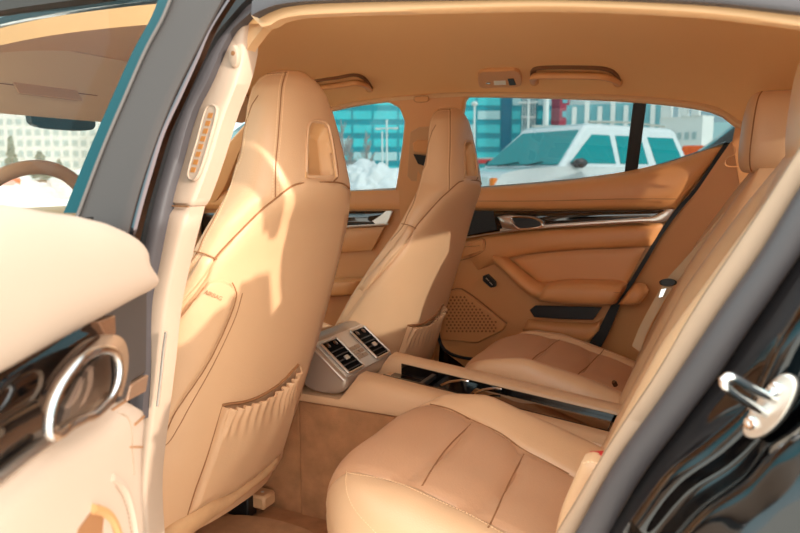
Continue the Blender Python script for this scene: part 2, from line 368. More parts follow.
# pocket slot, switch, speaker
slab('pocket', [(529.5, 310), (535, 305.6), (560, 306.3), (602, 307.5), (593, 320), (560, 319), (534, 317.3)], sY(.71), .008, BLACK, d2, b=.002, smooth_pts=0)
patch('pocket_lip', [[(528, 319.5), (560, 322), (594, 323), (603, 318)], [(522, 330), (560, 340), (585, 343), (600, 330)]], SD, LEATHER_SH, d2, h=pillow(.02, 2, .15, .5), thick=.01, n=20, m_=8)
sw = slab('window_switch', [(482.6, 276), (487, 274.3), (495, 282.5), (495, 287), (490.6, 288), (482.6, 281)], sY(.71), .02, BLACK, d2, b=.002)
line('switch_mark', [(486, 278), (489, 281)], sY(.7085), .0012, SATIN, sw)
line('switch_mark', [(489.5, 282), (492.5, 285)], sY(.7085), .0012, SATIN, sw)
sp = slab('speaker_panel', [(447, 291.5), (462, 289.5), (506, 324), (503, 330), (478, 343), (440, 340)], sY(.722), .012, LEATHER_SH, d2, b=.004)
mb = MB()
for i in range(14):
    for j in range(14):
        x = 447+i*3.9+(j % 2)*1.95; y = 294+j*3.1
        if y > 291+max(0, x-462)*.80+3 and y < 331.5 and x > 446 and x < 497:
            p = PY(x, y, .7085); mb.lathe(p, (0, -1, 0), [(.0001, 0), (.0036, 0), (.0036, .0016), (.0001, .0016)], 6)
mb.out('speaker_hole', mat('perforation', (150, 94, 54), .9), sp, smooth=False)
line('speaker_edge', [(447, 291), (462, 289), (507, 323.5)], sY(.718), .0022, SEAM, d2)
# glass and its black divider
slab('window_glass', [(440, 95)]+[(x, y-1) for x, y in FAR_TOP[3:]]+[(735, 132), (733, 142), (700, 154), (670, 164), (640, 172), (571, 182), (440, 194)], sT(.785), .004, G_FAR, d2, b=0)
slab('window_divider', [(634, 96), (647, 97), (637, 173), (624, 175)], sT(.78), .012, BLACK, d2, b=.002)
line('window_seal', [(450, 189.5), (477, 187.6), (571, 179.6), (640, 169.6), (700, 151.6), (726, 142)], sY(.752), .004, mat('seal_grey', (150, 150, 150), .5), d2, flat=.6)
# black rubber in the shut lines
SH = [(725, 142), (710, 165), (693, 190), (675, 210), (657, 236), (645, 256), (629, 282), (617, 296), (609, 309), (598, 330), (587, 346)]
SH2 = [(730, 143), (714, 166), (697, 191), (679.5, 211.5), (660.5, 237.5), (649, 257.5), (633, 284), (623, 298), (617, 312), (608, 334), (598, 352)]
def strip(name, a, b, surf, M, parent=None, h=0, n=40, m_=5, thick=.01, **k): return patch(name, [a, [((p[0]+q[0])/2, (p[1]+q[1])/2) for p, q in zip(a, b)], b], surf, M, parent, h, thick, n, m_, **k)
strip('door_seal', SH, SH2, sY(.731), RUBBER_B, d2, thick=.02)
line('door_seal', [(445, 262), (442, 285), (439, 311), (439, 338), (445, 350), (458, 356.5), (480, 360)], sY(.716), .006, RUBBER_B, d2)

d1 = thing('car_door', 'closed front door beyond the far seat, seen between the two front seats', 'door', (-1.4, .74, .4))
slab('panel', [(100, 190), (330, 191), (399, 190), (425, 214), (440, 270), (430, 420), (60, 430)], sY(.76), .05, LEATHER_SH, d1)
patch('belt_roll', [[(150, 190), (250, 191), (330, 191.5), (402, 190)], [(150, 208), (250, 209), (330, 209.5), (415, 209)]], sY(.74), LEATHER_SH, d1, h=pillow(.02, 2, 2, .5), thick=.01, n=20, m_=8)
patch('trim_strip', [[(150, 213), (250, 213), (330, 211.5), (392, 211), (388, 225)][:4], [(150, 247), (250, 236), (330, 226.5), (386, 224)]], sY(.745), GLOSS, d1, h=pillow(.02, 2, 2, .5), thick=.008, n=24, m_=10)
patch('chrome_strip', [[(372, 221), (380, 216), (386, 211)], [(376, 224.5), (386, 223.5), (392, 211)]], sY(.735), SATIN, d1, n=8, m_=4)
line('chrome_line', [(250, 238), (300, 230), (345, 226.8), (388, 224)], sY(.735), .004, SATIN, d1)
patch('leather_band', [[(150, 250), (250, 240), (345, 229), (384, 227)], [(150, 268), (250, 262), (345, 252), (372, 250)]], sY(.74), LEATHER_SH, d1, h=pillow(.03, 2, 2, .45), thick=.01, n=20, m_=8)
patch('armrest', [[(250, 292), (330, 280), (366, 278)], [(250, 312), (330, 297), (360, 296)]], sY(.73), LEATHER_SH, d1, h=pillow(.07, 3, 2, .5), thick=.02, n=20, m_=8)
FW1 = [(300, 118), (330, 109), (357, 104), (386, 102), (399, 108), (404, 121), (402, 143), (397, 178), (395, 190)]
slab('window_glass', [(150, 193), (243, 124), (290, 108), (330, 104), (386, 99), (408, 104), (408, 145), (400, 194)], sT(.785), .004, G_FAR, d1, b=0)
line('window_seal', [(200, 191), (300, 192), (348, 191.6), (396, 189)], sY(.75), .005, mat('seal_pale', (190, 186, 180), .5), d1)

# far pillars
pt = thing('pillar_trim', 'tan trim of the far middle pillar with recessed belt guide behind the far front seat', 'pillar trim', (-.9, .66, .9))
slab('panel', [(380, 101), (396, 94), (430, 93), (470, 92), (464, 101), (458, 140), (455, 190), (452, 250), (438, 300), (428, 380), (405, 380), (400, 200), (395, 190), (397, 178), (402, 143), (404, 121), (399, 108), (390, 103)], sT(.75), .03, PLASTIC_SH, pt, b=.006)
slab('belt_recess', [(411, 132), (420, 127), (440, 126), (440, 182), (412, 181), (408, 176)], sT(.752), .012, mat('recess_tan', (196, 146, 100), .6), pt, h=.006, b=.002)
bg_ = slab('belt_guide', [(412, 143), (417, 140), (432, 140), (432, 155), (413, 152)], sT(.74), .02, PLASTIC_SH, pt, b=.005)
slab('belt_slot', [(413, 154), (430, 156), (430, 168), (418, 164)], sT(.738), .004, BLACK, pt, b=.001)
slab('airbag_badge', [(414.5, 97), (428, 96.2), (428.5, 100), (426, 101.8), (416, 102), (414, 100)], sT(.743), .01, PLASTIC_SH, pt, b=.001)
line('badge_rim', [(414.5, 97), (428, 96.2), (428.5, 100), (426, 101.8), (416, 102), (414, 100)], sT(.7425), .0008, SEAM, pt, closed=True, n=30)
ap = thing('pillar_trim', 'tan trim of the far windscreen pillar left of the near headrest', 'pillar trim', (-1.7, .62, 1))
slab('panel', [(170, 208), (206, 172), (230, 140), (262, 104), (300, 100), (300, 118), (262, 128), (243, 147), (226, 186), (214, 208)], sT(.735), .03, PLASTIC_SH, ap, b=.008)
ct = thing('pillar_trim', 'tan rear quarter trim between the far door shut line and the far rear seat', 'pillar trim', (.1, .7, .5))
SC_ = sPl((-.1, .738, .9), (-.22, -.97, 0))
strip('panel', SH2, [(752, 135), (748, 165), (750, 190), (745, 210), (735, 236), (725, 258), (712, 284), (700, 300), (694, 316), (684, 340), (670, 380)], SC_, PLASTIC_SH, ct, thick=.02)
slab('panel_upper', [(732, 143), (737, 118), (745, 100), (790, 100), (790, 190), (740, 190)], sY(.69), .02, PLASTIC_SH, ct, b=.002)
line('trim_edge', [(731, 142), (736, 152), (725, 160), (726, 166), (738, 167)], sY(.675), .0022, PLASTIC_SH, ct)
patch('armrest_end', [[(634, 284.5), (640, 284), (645, 285)], [(625, 295), (637, 293), (648, 292)], [(618, 304.5), (630, 304.5), (640, 303.5)]], sY(.70), LEATHER_SH, ct, h=pillow(.05, 3, .4, .5), thick=.02, n=14, m_=12)

# ceiling fittings
def ceil_px(x, y, h=0): p, n_ = CEIL(x, y); return p+n_*h
def grab(px, label):
    pts = [ceil_px(x, y, h) for x, y, h in px]
    t = thing('grab_handle', label, 'grab handle', tuple(pts[0]))
    bar = spl([tuple(p) for p in pts], 40)
    MB().tube(bar, .0115, 10, flat=.8).out('bar', PLASTIC_SH, t)
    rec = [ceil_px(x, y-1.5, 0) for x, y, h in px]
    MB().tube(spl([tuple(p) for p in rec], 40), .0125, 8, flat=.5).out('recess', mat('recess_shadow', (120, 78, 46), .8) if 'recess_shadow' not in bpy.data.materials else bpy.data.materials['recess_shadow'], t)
    for p in (bar[1], bar[-2]): MB().lathe(p, (0, -.5, -.86), [(.012, -.014), (.013, .004), (.009, .009), (.0004, .010)], 14).out('foot', PLASTIC_SH, t)
    return t
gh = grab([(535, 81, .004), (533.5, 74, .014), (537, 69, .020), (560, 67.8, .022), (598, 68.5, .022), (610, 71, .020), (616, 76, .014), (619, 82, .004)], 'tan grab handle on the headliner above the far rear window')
p, n_ = CEIL(552, 76); MB().lathe(p, n_, [(.006, 0), (.006, .008), (.0005, .010)], 10).out('coat_hook', PLASTIC_SH, gh)
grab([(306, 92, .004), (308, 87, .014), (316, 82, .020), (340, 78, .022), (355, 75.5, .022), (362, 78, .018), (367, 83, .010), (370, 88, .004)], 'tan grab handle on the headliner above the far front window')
lt = thing('reading_lamp', 'small tan reading lamp panel on the headliner left of the rear grab handle', 'lamp', tuple(ceil_px(500, 75)))
slab('housing', spl([(478, 76), (480, 69.5), (500, 68), (518, 68.3), (522, 76), (520, 83.5), (500, 84.5), (481, 84.8)], 40, True), CEIL, .012, PLASTIC_SH, lt, h=.010, b=.003)
slab('lens', [(494, 77), (506, 76.6), (506.5, 81), (494.5, 81.5)], CEIL, .003, mat('lamp_lens', (235, 225, 205), .3), lt, h=.012, b=.001)
slab('switch', [(508, 75), (514, 74.6), (516.5, 81), (510, 81.6)], CEIL, .003, BLACK, lt, h=.013, b=.001)
p, n_ = CEIL(488.5, 79); MB().lathe(p+n_*.010, n_, [(.007, 0), (.007, .003), (.004, .004), (.0005, .003)], 14).out('map_light', CHROME, lt)

# ================================================================== FRONT SEATS
YC = -.37
ST = [(.24, .22, -1.13, -.925), (.30, .230, -1.102, -.898), (.40, .245, -1.064, -.858), (.50, .250, -1.030, -.816), (.60, .250, -.983, -.783), (.70, .250, -.922, -.757), (.80, .245, -.850, -.732), (.88, .230, -.790, -.714), (.94, .205, -.765, -.691),
      (.98, .175, -.757, -.664), (1.0, .158, -.757, -.655), (1.03, .146, -.755, -.657), (1.06, .136, -.750, -.662), (1.10, .125, -.747, -.670), (1.14, .110, -.750, -.677), (1.17, .092, -.752, -.683), (1.19, .068, -.752, -.691), (1.205, .035, -.745, -.705)]
def st_at(z):
    for a, b in zip(ST[:-1], ST[1:]):
        if z <= b[0]:
            t = max(0, (z-a[0])/(b[0]-a[0])); return [a[i]+(b[i]-a[i])*t for i in range(4)]
    return list(ST[-1])
def sring(z, n=112, ex=2.6, w=None):
    _, w0, xf, xb = st_at(z); w = w or w0; o = []
    mid = xf+(xb-xf)*.20
    for k in range(n):
        a = 2*pi*k/n; c, s = cos(a), sin(a)
        v = math.copysign(abs(c)**(2/ex), c); u = abs(s)**(2/ex)
        if s < 0: v = math.copysign(abs(c)**(2/6), c); u = abs(s)**(2/6)
        if s >= 0: x = mid+(xb-mid)*u
        else: x = mid-(mid-xf)*u*(1-.25*(1-abs(v)**3))        # dished front
        o.append(Vector((x, YC-w*v, z)))
    return o
zs = [.335+.87*i/150 for i in range(151)]
body_mb = MB().loft([sring(z) for z in zs]); BODY = bvh_of(body_mb)
def inside(x, y, poly):
    r = False
    for (a, b), (c, d) in zip(poly, poly[1:]+poly[:1]):
        if (b > y) != (d > y) and x < (c-a)*(y-b)/(d-b)+a: r = not r
    return r
def front_seat(near):
    t = thing('front_seat', 'tan leather driver seat nearest the open door, seen from behind' if near else 'tan leather front passenger seat on the far side, seen from behind with sunlit back', 'car seat', (-.9, YC, .22))
    cutp = [(310, 128), (313, 124), (324, 125), (327.5, 131), (331, 150), (333.5, 173), (330, 176), (308, 175), (308.5, 150)]
    fs = []
    for f in body_mb.f:
        if len(f) == 4:
            c = sum((body_mb.v[i] for i in f), Vector())/4; nm = (body_mb.v[f[1]]-body_mb.v[f[0]]).cross(body_mb.v[f[2]]-body_mb.v[f[0]]); rel = c-CAM; w_ = rel.dot(FW); px = 400+F*rel.dot(RT)/w_; py = 266.5-F*rel.dot(UP)/w_
            if abs((c-BODY(px, py)[0]).length) < .004 and inside(px, py, cutp): continue
        fs.append(f)
    mesh('backrest', body_mb.v, fs, LEATHER, t, ang=60)
    # hard back shell, bounded above by the edge traced over the shoulder
    edge = [(349, 190), (344.5, 186), (336.5, 184), (320, 180), (303, 178.5), (301, 183), (292, 187), (276, 199), (260, 212), (240, 232), (220, 253), (212, 264), (206, 278), (190, 300), (170, 325), (150, 350), (120, 400)]
    lower = [(286, 428), (280, 444), (272, 462), (262, 470), (252, 474), (243, 481), (236, 486), (230, 490), (222, 494), (214, 498), (200, 505), (186, 513), (176, 518), (166, 524), (156, 530), (140, 540), (120, 552)]
    mid1 = [(343, 230), (338, 232), (328, 232), (312, 232), (296, 232), (286, 236), (274, 242), (262, 250), (249, 260), (235, 275), (219, 292), (211, 304), (200, 320), (185, 340), (166, 365), (146, 392), (120, 440)]
    mid2 = [(318, 330), (312, 332), (302, 336), (290, 338), (278, 340), (268, 344), (258, 350), (248, 358), (238, 368), (226, 382), (211, 400), (202, 412), (190, 425), (177, 440), (160, 455), (143, 470), (120, 500)]
    def hs(u, v): return .0055*min(1, v*14)**.5+.001
    patch('back_shell', [edge, mid1, mid2, lower], BODY, LEATHER, t, h=hs, thick=.008, n=60, m_=60, ang=60)
    # stitched seam over the headrest, outer piping
    seam = [(286, 72), (282, 86), (280, 110), (278, 138), (276, 160), (275.5, 180), (275.3, 197)]
    line('headrest_seam', seam, BODY, .0012, SEAM, t, h=-.0002)
    stitches('stitching', [(x+2.6, y) for x, y in seam], BODY, t); stitches('stitching', [(x-2.6, y) for x, y in seam], BODY, t)
    pip = [(285, 73), (266, 74.5), (256, 81), (250.5, 90), (247, 103), (245.5, 118), (243.5, 132), (239.5, 157), (234.5, 168), (227, 190), (215, 217), (203, 239), (197, 253), (178, 278)]
    line('outer_seam', pip, BODY, .0010, SEAM, t, h=0); stitches('stitching', [(x+2.2, y+1) for x, y in pip], BODY, t)
    # recess in the back of the headrest
    patch('headrest_recess', [[(309, 126), (312.5, 121.5), (320, 121.3), (326, 123.5), (329, 130)], [(307, 150), (312, 150), (320, 150), (327, 150), (333, 150)], [(305, 178), (312, 178.5), (320, 179), (330, 180), (336, 177)]], BODY, mat('recess_leather', (214, 166, 114), .5) if near else bpy.data.materials['recess_leather'], t, h=lambda u, v: .0012-.026*max(0, min(1, (u-.05)/.45))**.8*max(0, min(1, (1-u-.03)/.10))**.5*max(0, min(1, v/.22))**.6*max(0, min(1, (1-v)/.08))**.6, thick=.003, n=40, m_=44, ang=80)
    line('recess_piping', [(306, 172), (306.4, 150), (308, 127), (312, 121.3), (319, 120.6), (326, 122.8), (329.5, 131), (333, 150), (336.5, 177)], BODY, .0024, LEATHER, t, h=.001)
    line('recess_seam', [(327.5, 125), (331, 134), (334.5, 152), (337.5, 176), (333, 182)], BODY, .0016, SEAM, t, h=.001)
    line('shell_gap', [(349, 188.5), (344.5, 184.6), (336.5, 182.4), (303.6, 183), (292, 186), (276, 198), (260, 211), (240, 231), (220, 252), (213, 261)], BODY, .0016, SEAM, t, h=.001)
    # side bolster and airbag cover on the outer face
    patch('side_bolster', [[(203, 253.5), (209, 255.5), (216, 258.5)], [(184, 283), (193, 284), (204, 276)], [(163, 312), (171, 313), (180, 307)], [(134, 352), (142, 356), (150, 350)]], BODY, LEATHER, t, h=pillow(.010, 2, .5, .3), thick=.006, n=14, m_=26)
    line('bolster_seam', [(195, 252), (205, 254), (216, 258.5)], BODY, .0012, SEAM, t, h=.004)
    if near:
        ab = patch('airbag_cover', [[(208, 279), (214, 277), (222, 277), (230, 282), (232, 290)], [(186, 308), (196, 308), (206, 309), (218, 311), (226, 313)], [(160, 345), (170, 348), (182, 352), (196, 356), (205, 360)], [(148, 395), (155, 398), (160, 402), (168, 406), (174, 410)], [(146, 430), (150, 432), (156, 434), (162, 434), (168, 432)]], BODY, LEATHER, t, h=pillow(.013, 3, .14, .06), thick=.006, n=26, m_=40)
    if near:
        p, n_ = BODY(210.5, 292.5); q = BODY(217.5, 295.5)[0]
        arc_text('airbag_mark', 'AIRBAG', p+n_*.0135, q-p, BODY(208.5, 285.5)[0]-p, .0100, mat('embossed', (168, 126, 90), .6), ab)
    if near: line('airbag_seam', [(228, 280), (232, 291), (226, 313), (205, 360), (174, 410), (166, 430)], BODY, .0011, SEAM, t, h=.0135)
    if near: line('rim_seam', [(240, 292), (233, 316), (212, 362), (187, 408), (178, 425), (168, 441), (160, 446), (150, 447)], BODY, .0011, SEAM, t, h=.0062)
    # gathered map pocket
    top = [(220, 404), (228, 402.5), (240, 401), (252, 397.5), (264, 391.5), (274, 385), (283, 377), (292, 367), (295, 364)]
    bot = [(187, 512), (196, 506), (206, 499.5), (216, 496), (228, 491), (240, 483), (252, 474), (264, 464), (276, 452)]
    def hp(u, v):
        e_ = min(1, min(u/.05, (1-u)/.03)); e2 = min(1, (1-v)/.12)
        g = (sin(u*2*pi*12+1.8*sin(7*u)+.8*sin(17*u))*(.0036+.0016*sin(9*u+1)))*max(0, 1-v*3.2)+.0016*sin(u*17+v*5)*(1-v)
        sag = .004*sin(pi*u)**.5*sin(pi*min(1, v*1.1))
        return .007+max(0, e_)**.5*max(0, e2)**.5*(.012+g+sag+.006*max(0, 1-v*7))
    pk = patch('map_pocket', [top, [(205, 455), (222, 450), (238, 444), (250, 438), (262, 430), (272, 420), (281, 410), (287, 402), (289, 398)], bot], BODY, LEATHER, t, h=hp, thick=.004, n=150, m_=40, ang=70)
    line('pocket_opening', [(x, y-.6) for x, y in top], BODY, .003, SEAM, t, h=.008)
    line('pocket_seam', [(220, 405), (206, 452), (194, 486), (186, 512)], BODY, .0012, SEAM, t, h=.0075)
    # carpeted strip along the foot of the backrest
    patch('carpet_strip', [[(280, 446), (262, 466), (252, 474), (230, 490), (208, 499), (184, 514), (160, 532), (130, 548)], [(278, 455), (262, 476), (246, 488), (226, 505), (210, 517), (190, 533), (170, 548), (140, 566)]], BODY, CARPET_S, t, h=pillow(.016, 2, .1, .5), thick=.012, n=50, m_=8)
    # seat cushion in front of it
    cu = []
    for i in range(15):
        f = i/14; x = -.96-.54*f; zt = .47+.03*f-.10*max(0, f-.8)*5*.2; w = .238*(1-.35*max(0, (f-.85)/.15)**2)
        cu.append([Vector((x, YC-math.copysign(abs(cos(a))**.5, cos(a))*w, (zt+.36)/2+math.copysign(abs(sin(a))**.5, sin(a))*(zt-.36)/2*(1-.5*max(0, (f-.9)/.1)))) for a in [2*pi*k/32 for k in range(32)]])
    MB().loft(cu).out('cushion', LEATHER, t, ang=60)
    # runner and its end cover
    for s in (-1, 1):
        ibox('seat_rail', (-1.25, YC+s*.19, .225), (.52, .035, .05), BLACK, t)
    c0 = PZ(256, 497, .235)
    MB().box(c0+Vector((0, 0, 0)), (.085, .05, .035)).box(c0+Vector((-.03, 0, .022)), (.05, .03, .02)).out('rail_cover', PLASTIC_T, t).modifiers.new('bevel', 'BEVEL').width = .006
    MB().lathe(c0+Vector((.02, 0, .0155)), (0, 0, 1), [(.0001, .0032), (.004, .003), (.0055, .0)], 10).out('rail_bolt', SATIN, t)
    slab('hinge_cover', [(276, 446), (279.5, 450), (278, 460), (271, 472), (265, 477), (266, 469)], sY(-.17), .02, LEATHER, t, b=.003)
    slab('hinge_slot', [(270, 462), (272, 464), (266, 474), (262, 476)], sY(-.172), .01, BLACK, t, b=.001)
    MB().box(c0+Vector((-.02, .045, .005)), (.05, .02, .012)).out('rail_slot', BLACK, t)
    return t
front_seat(True)
XF = lambda v: v+Vector((.024, .747, -.002))
front_seat(False)
XF = None

def patch3(name, curves, M, parent=None, n=60, m_=40, off=(0, .01, 0), **k):
    C_ = [spl([tuple(p) for p in c], n) for c in curves]
    cols = [spl([tuple(c[j]) for c in C_], m_) for j in range(n)]
    return MB().sheet([[cols[j][i] for j in range(n)] for i in range(m_)], off).out(name, M, parent, **k)
# ================================================================== CENTRE CONSOLE
cc = thing('centre_console', 'tan leather centre console between the rear seats with open black storage tray', 'console', (-.45, 0, .2))
def zt(x): return .552-.107*(x+.637)
secs = []
for i in range(21):
    x = -.895+.78*i/20; z = zt(x) if x > -.75 else .512; f = min(1, max(0, (x+.885)/.1)); lift = 0
    prof = [(-.124, .488-.02*max(0, x+.6)), (-.127, .495), (-.126, min(.503, z-.01)), (-.124, z-.022 if z > .53 else z-.006), (-.115, z-.006), (-.10, z), (-.062, z), (-.056, z-.004), (-.054, z-.035), (.056, z-.035), (.058, z), (.064, z+.006), (.10, z+.008), (.112, z+.003), (.12, z-.012), (.125, .48), (.124, .44)]
    secs.append([Vector((x, a, b)) for a, b in prof])
MB().loft([list(r) for r in secs]).out('body', LEATHER, cc, ang=50)
ibox('carpet_side', (-.50, 0, .34), (.78, .244, .29), CARPET, cc, b=.004)
tray = [Vector((x, y, zt(x)-.031)) for x, y in ((-.72, -.052), (-.12, -.052), (-.12, .054), (-.72, .054))]
tr = MB().prism(tray, (0, 0, -.003)).out('tray', GLOSS, cc, smooth=False)
for a in (-.052, .052):
    MB().prism([Vector((-.70, a, zt(-.70)-.03)), Vector((-.12, a, zt(-.12)-.03)), Vector((-.12, a, zt(-.12)-.002)), Vector((-.70, a, zt(-.70)-.002))], (0, .003 if a < 0 else -.003, 0)).out('tray_wall', GLOSS, cc, smooth=False)
def lidbox(x0, x1, dz, M, nm, parent=cc, y0=-.05, y1=.05):
    return bev(MB().prism([Vector((x0, y0, zt(x0)+dz)), Vector((x1, y0, zt(x1)+dz)), Vector((x1, y1, zt(x1)+dz)), Vector((x0, y1, zt(x0)+dz))], (0, 0, -.02)).out(nm, M, parent), .002)
lidbox(-.50, -.19, -.010, GLOSS, 'tray_lid'); lidbox(-.635, -.505, -.022, GLOSS, 'cup_tray'); lidbox(-.185, -.12, -.004, GLOSS, 'rear_lid')
for x0 in (-.565, -.485):
    tube('chrome_pull', [Vector((x0, -.03, zt(x0)-.004)), Vector((x0+.012, -.005, zt(x0)-.001)), Vector((x0+.03, .03, zt(x0)-.004)), Vector((x0+.045, .036, zt(x0)-.006))], .0035, CHROME, cc)
ibox('hinge', (-.61, 0, zt(-.61)-.012), (.012, .09, .012), BLACK, cc, b=.002)
# armrest in front
ar = []
for i in range(9):
    f = i/8; x = -.93-.45*f; zz = .640+.02*f
    ar.append([Vector((x, math.copysign(abs(cos(a))**.35, cos(a))*.115, zz-.05+math.copysign(abs(sin(a))**.35, sin(a))*.05*(1 if 0 < i < 8 else .7))) for a in [2*pi*k/28 for k in range(28)]])
fa = thing('centre_console', 'tan front armrest box between the two front seats', 'armrest', (-1.15, 0, .2))
MB().loft(ar).out('armrest_lid', LEATHER, fa, ang=50)
ibox('box', (-1.17, 0, .54), (.50, .20, .10), PLASTIC_T, fa, b=.01); ibox('carpet_side', (-1.169, 0, .34), (.555, .238, .29), CARPET, fa, b=.004)
# rear air vents
vt = thing('air_vent', 'silver rear air vent unit with two black louvred outlets at the head of the console', 'air vent', (-.83, 0, .5))
A, B, Cc = Vector((-.848, -.118, .622)), Vector((-.762, -.118, .553)), Vector((-.862, .118, .612))
prof = [(-.862, .520), (-.905, .560), (-.912, .612), (-.895, .632), (-.868, .636), (-.845, .624), (-.800, .589), (-.760, .556), (-.757, .545), (-.765, .528), (-.790, .516)]
rings = []
for y, sc in ((-.124, .93), (-.120, .985), (-.112, 1), (.112, 1), (.120, .985), (.124, .93)):
    cx, cz = -.835, .575; rings.append([Vector((cx+(a-cx)*sc, y, cz+(b-cz)*sc)) for a, b in spl(prof, 44, True)])
bodyv = MB().loft(rings); VENT = bvh_of(bodyv)
bodyv.out('housing', mat('vent_housing', (176, 160, 144), .32, metal=.55), vt, ang=50)
fx = Vector((.086, 0, -.069)).normalized(); fn = Vector((.069, 0, .086)).normalized(); fy = Vector((0, 1, 0))
def fp(a, y, h=0): return Vector((-.848, 0, .6225))+fn*.0055+fx*a+fy*y+fn*h          # a runs down the sloping face
def rrect(a0, a1, y0, y1, h, r=.006, k=4):
    o = []
    for ca, cy, s in ((a1-r, y1-r, 0), (a0+r, y1-r, 1), (a0+r, y0+r, 2), (a1-r, y0+r, 3)):
        for i in range(k+1):
            t = (s+i/k)*pi/2; o.append(fp(ca+r*cos(t), cy+r*sin(t), h))
    return o
MB().prism(rrect(-.004, .108, -.115, .115, .002), -fn*.01).out('face_plate', mat('face_silver', (206, 198, 188), .35, metal=.5), vt, ang=40)
for y0, y1 in ((-.108, -.034), (.036, .108)):
    fr = tube('outlet_frame', rrect(.006, .104, y0, y1, .006), .0030, SATIN, vt, closed=True)
    MB().prism(rrect(.006, .104, y0, y1, .0035), -fn*.004).out('outlet', mat('outlet_black', (6, 6, 6), .8, spec=.1) if 'outlet_black' not in bpy.data.materials else bpy.data.materials['outlet_black'], vt, ang=40)
    for i in range(5):
        a = .038+i*.0145
        MB().box(fp(a, (y0+y1)/2, .0055), (.0018, y1-y0-.012, .005), Matrix((fx, fy, fn)).transposed()).out('louvre', mat('louvre', (74, 70, 68), .5) if 'louvre' not in bpy.data.materials else bpy.data.materials['louvre'], vt)
    for yy in (y0+.02, y1-.02): MB().lathe(fp(.018, yy, .003), fn, [(.0075, 0), (.0075, .003), (.004, .0045), (.0003, .0045)], 14).out('thumb_wheel', DCHROME, vt)
    ibox('vent_tab', fp(.067, (y0+y1)/2, .010), (.012, .016, .004), SATIN, vt, b=.001, rot=Matrix((fx, fy, fn)).transposed())
for i in range(3):
    for j in range(2): ibox('button', fp(.05+i*.014, -.012+j*.024, .0035), (.011, .02, .003), mat('vent_button', (170, 150, 130), .35, metal=.5) if 'vent_button' not in bpy.data.materials else bpy.data.materials['vent_button'], vt, b=.001, rot=Matrix((fx, fy, fn)).transposed())
MB().tube([Vector((-.905, -.125, .616)), Vector((-.868, -.126, .634)), Vector((-.842, -.126, .618)), Vector((-.775, -.126, .563)), Vector((-.764, -.1255, .554))], .003, 8).out('side_rim', SATIN, vt)

# ================================================================== REAR SEATS
def cushion_rows():
    zc = [(-.60, .555), (-.50, .553), (-.40, .545), (-.27, .51), (-.12, .462), (-.0, .45)]
    across = [(-.652, -.20), (-.655, -.10), (-.648, -.045), (-.626, -.012), (-.595, .004), (-.566, .003), (-.553, -.004), (-.54, -.003), (-.46, -.003), (-.37, -.006), (-.28, -.003), (-.225, -.004), (-.213, -.004), (-.20, .006), (-.17, .026), (-.150, .028), (-.138, .012), (-.131, -.03), (-.129, -.14)]
    av = spl(across, 90); R = []
    xr, xf0, r = .0, -.596, .07
    for i in range(64):
        u = i/63; row = []
        for (y, dz) in av:
            v = abs((y+.39)/.265); xf = xf0+(.125*min(1, v)**3.0 if y < -.39 else .06*min(1, v)**4)
            flat = xr-(xf+r)
            if u < .7: x = xr-flat*(u/.7); drop = 0
            elif u < .88: a = (u-.7)/.18*pi/2; x = xf+r-r*sin(a); drop = r*(1-cos(a))
            else: x = xf+.02*(u-.88)/.12; drop = r+(u-.88)/.12*.16
            z = lerp_t(zc, x); ramp = min(1, max(0, (x+.56)/.14)); bz = dz
            if dz > 0 or y > -.26: bz = dz*(ramp if dz > 0 else 1)
            g = 0
            if -.55 < y < -.215:
                for xs in (-.415, -.297): g -= .010*math.exp(-((x-xs+.02*((y+.38)/.17)**2)/.008)**2)
                g += .004*abs(sin((x+.415)*pi/.118))
            for ys in (-.553, -.213): g -= .006*math.exp(-((y-ys)/.006)**2)*(1 if drop < .05 else .3)
            yb = lerp_t([(-.7, -.175), (-.523, -.181), (-.425, -.213), (-.36, -.239), (-.306, -.262), (-.22, -.275), (0, -.285)], x)
            if y < -.553: yy = -.635+(y+.652)/.099*(.635-.533)
            elif y < -.213: yy = -.533+(y+.553)/.34*(yb+.533)
            else: yy = yb+(y+.213)/.084*(-.129-yb)
            row.append(Vector((x, yy, max(.30, z+bz-drop+g))))
        R.append(row)
    return av, R
AV, CR = cushion_rows()
cush_mb = MB().grid(CR); CUSH = bvh_of(cush_mb)
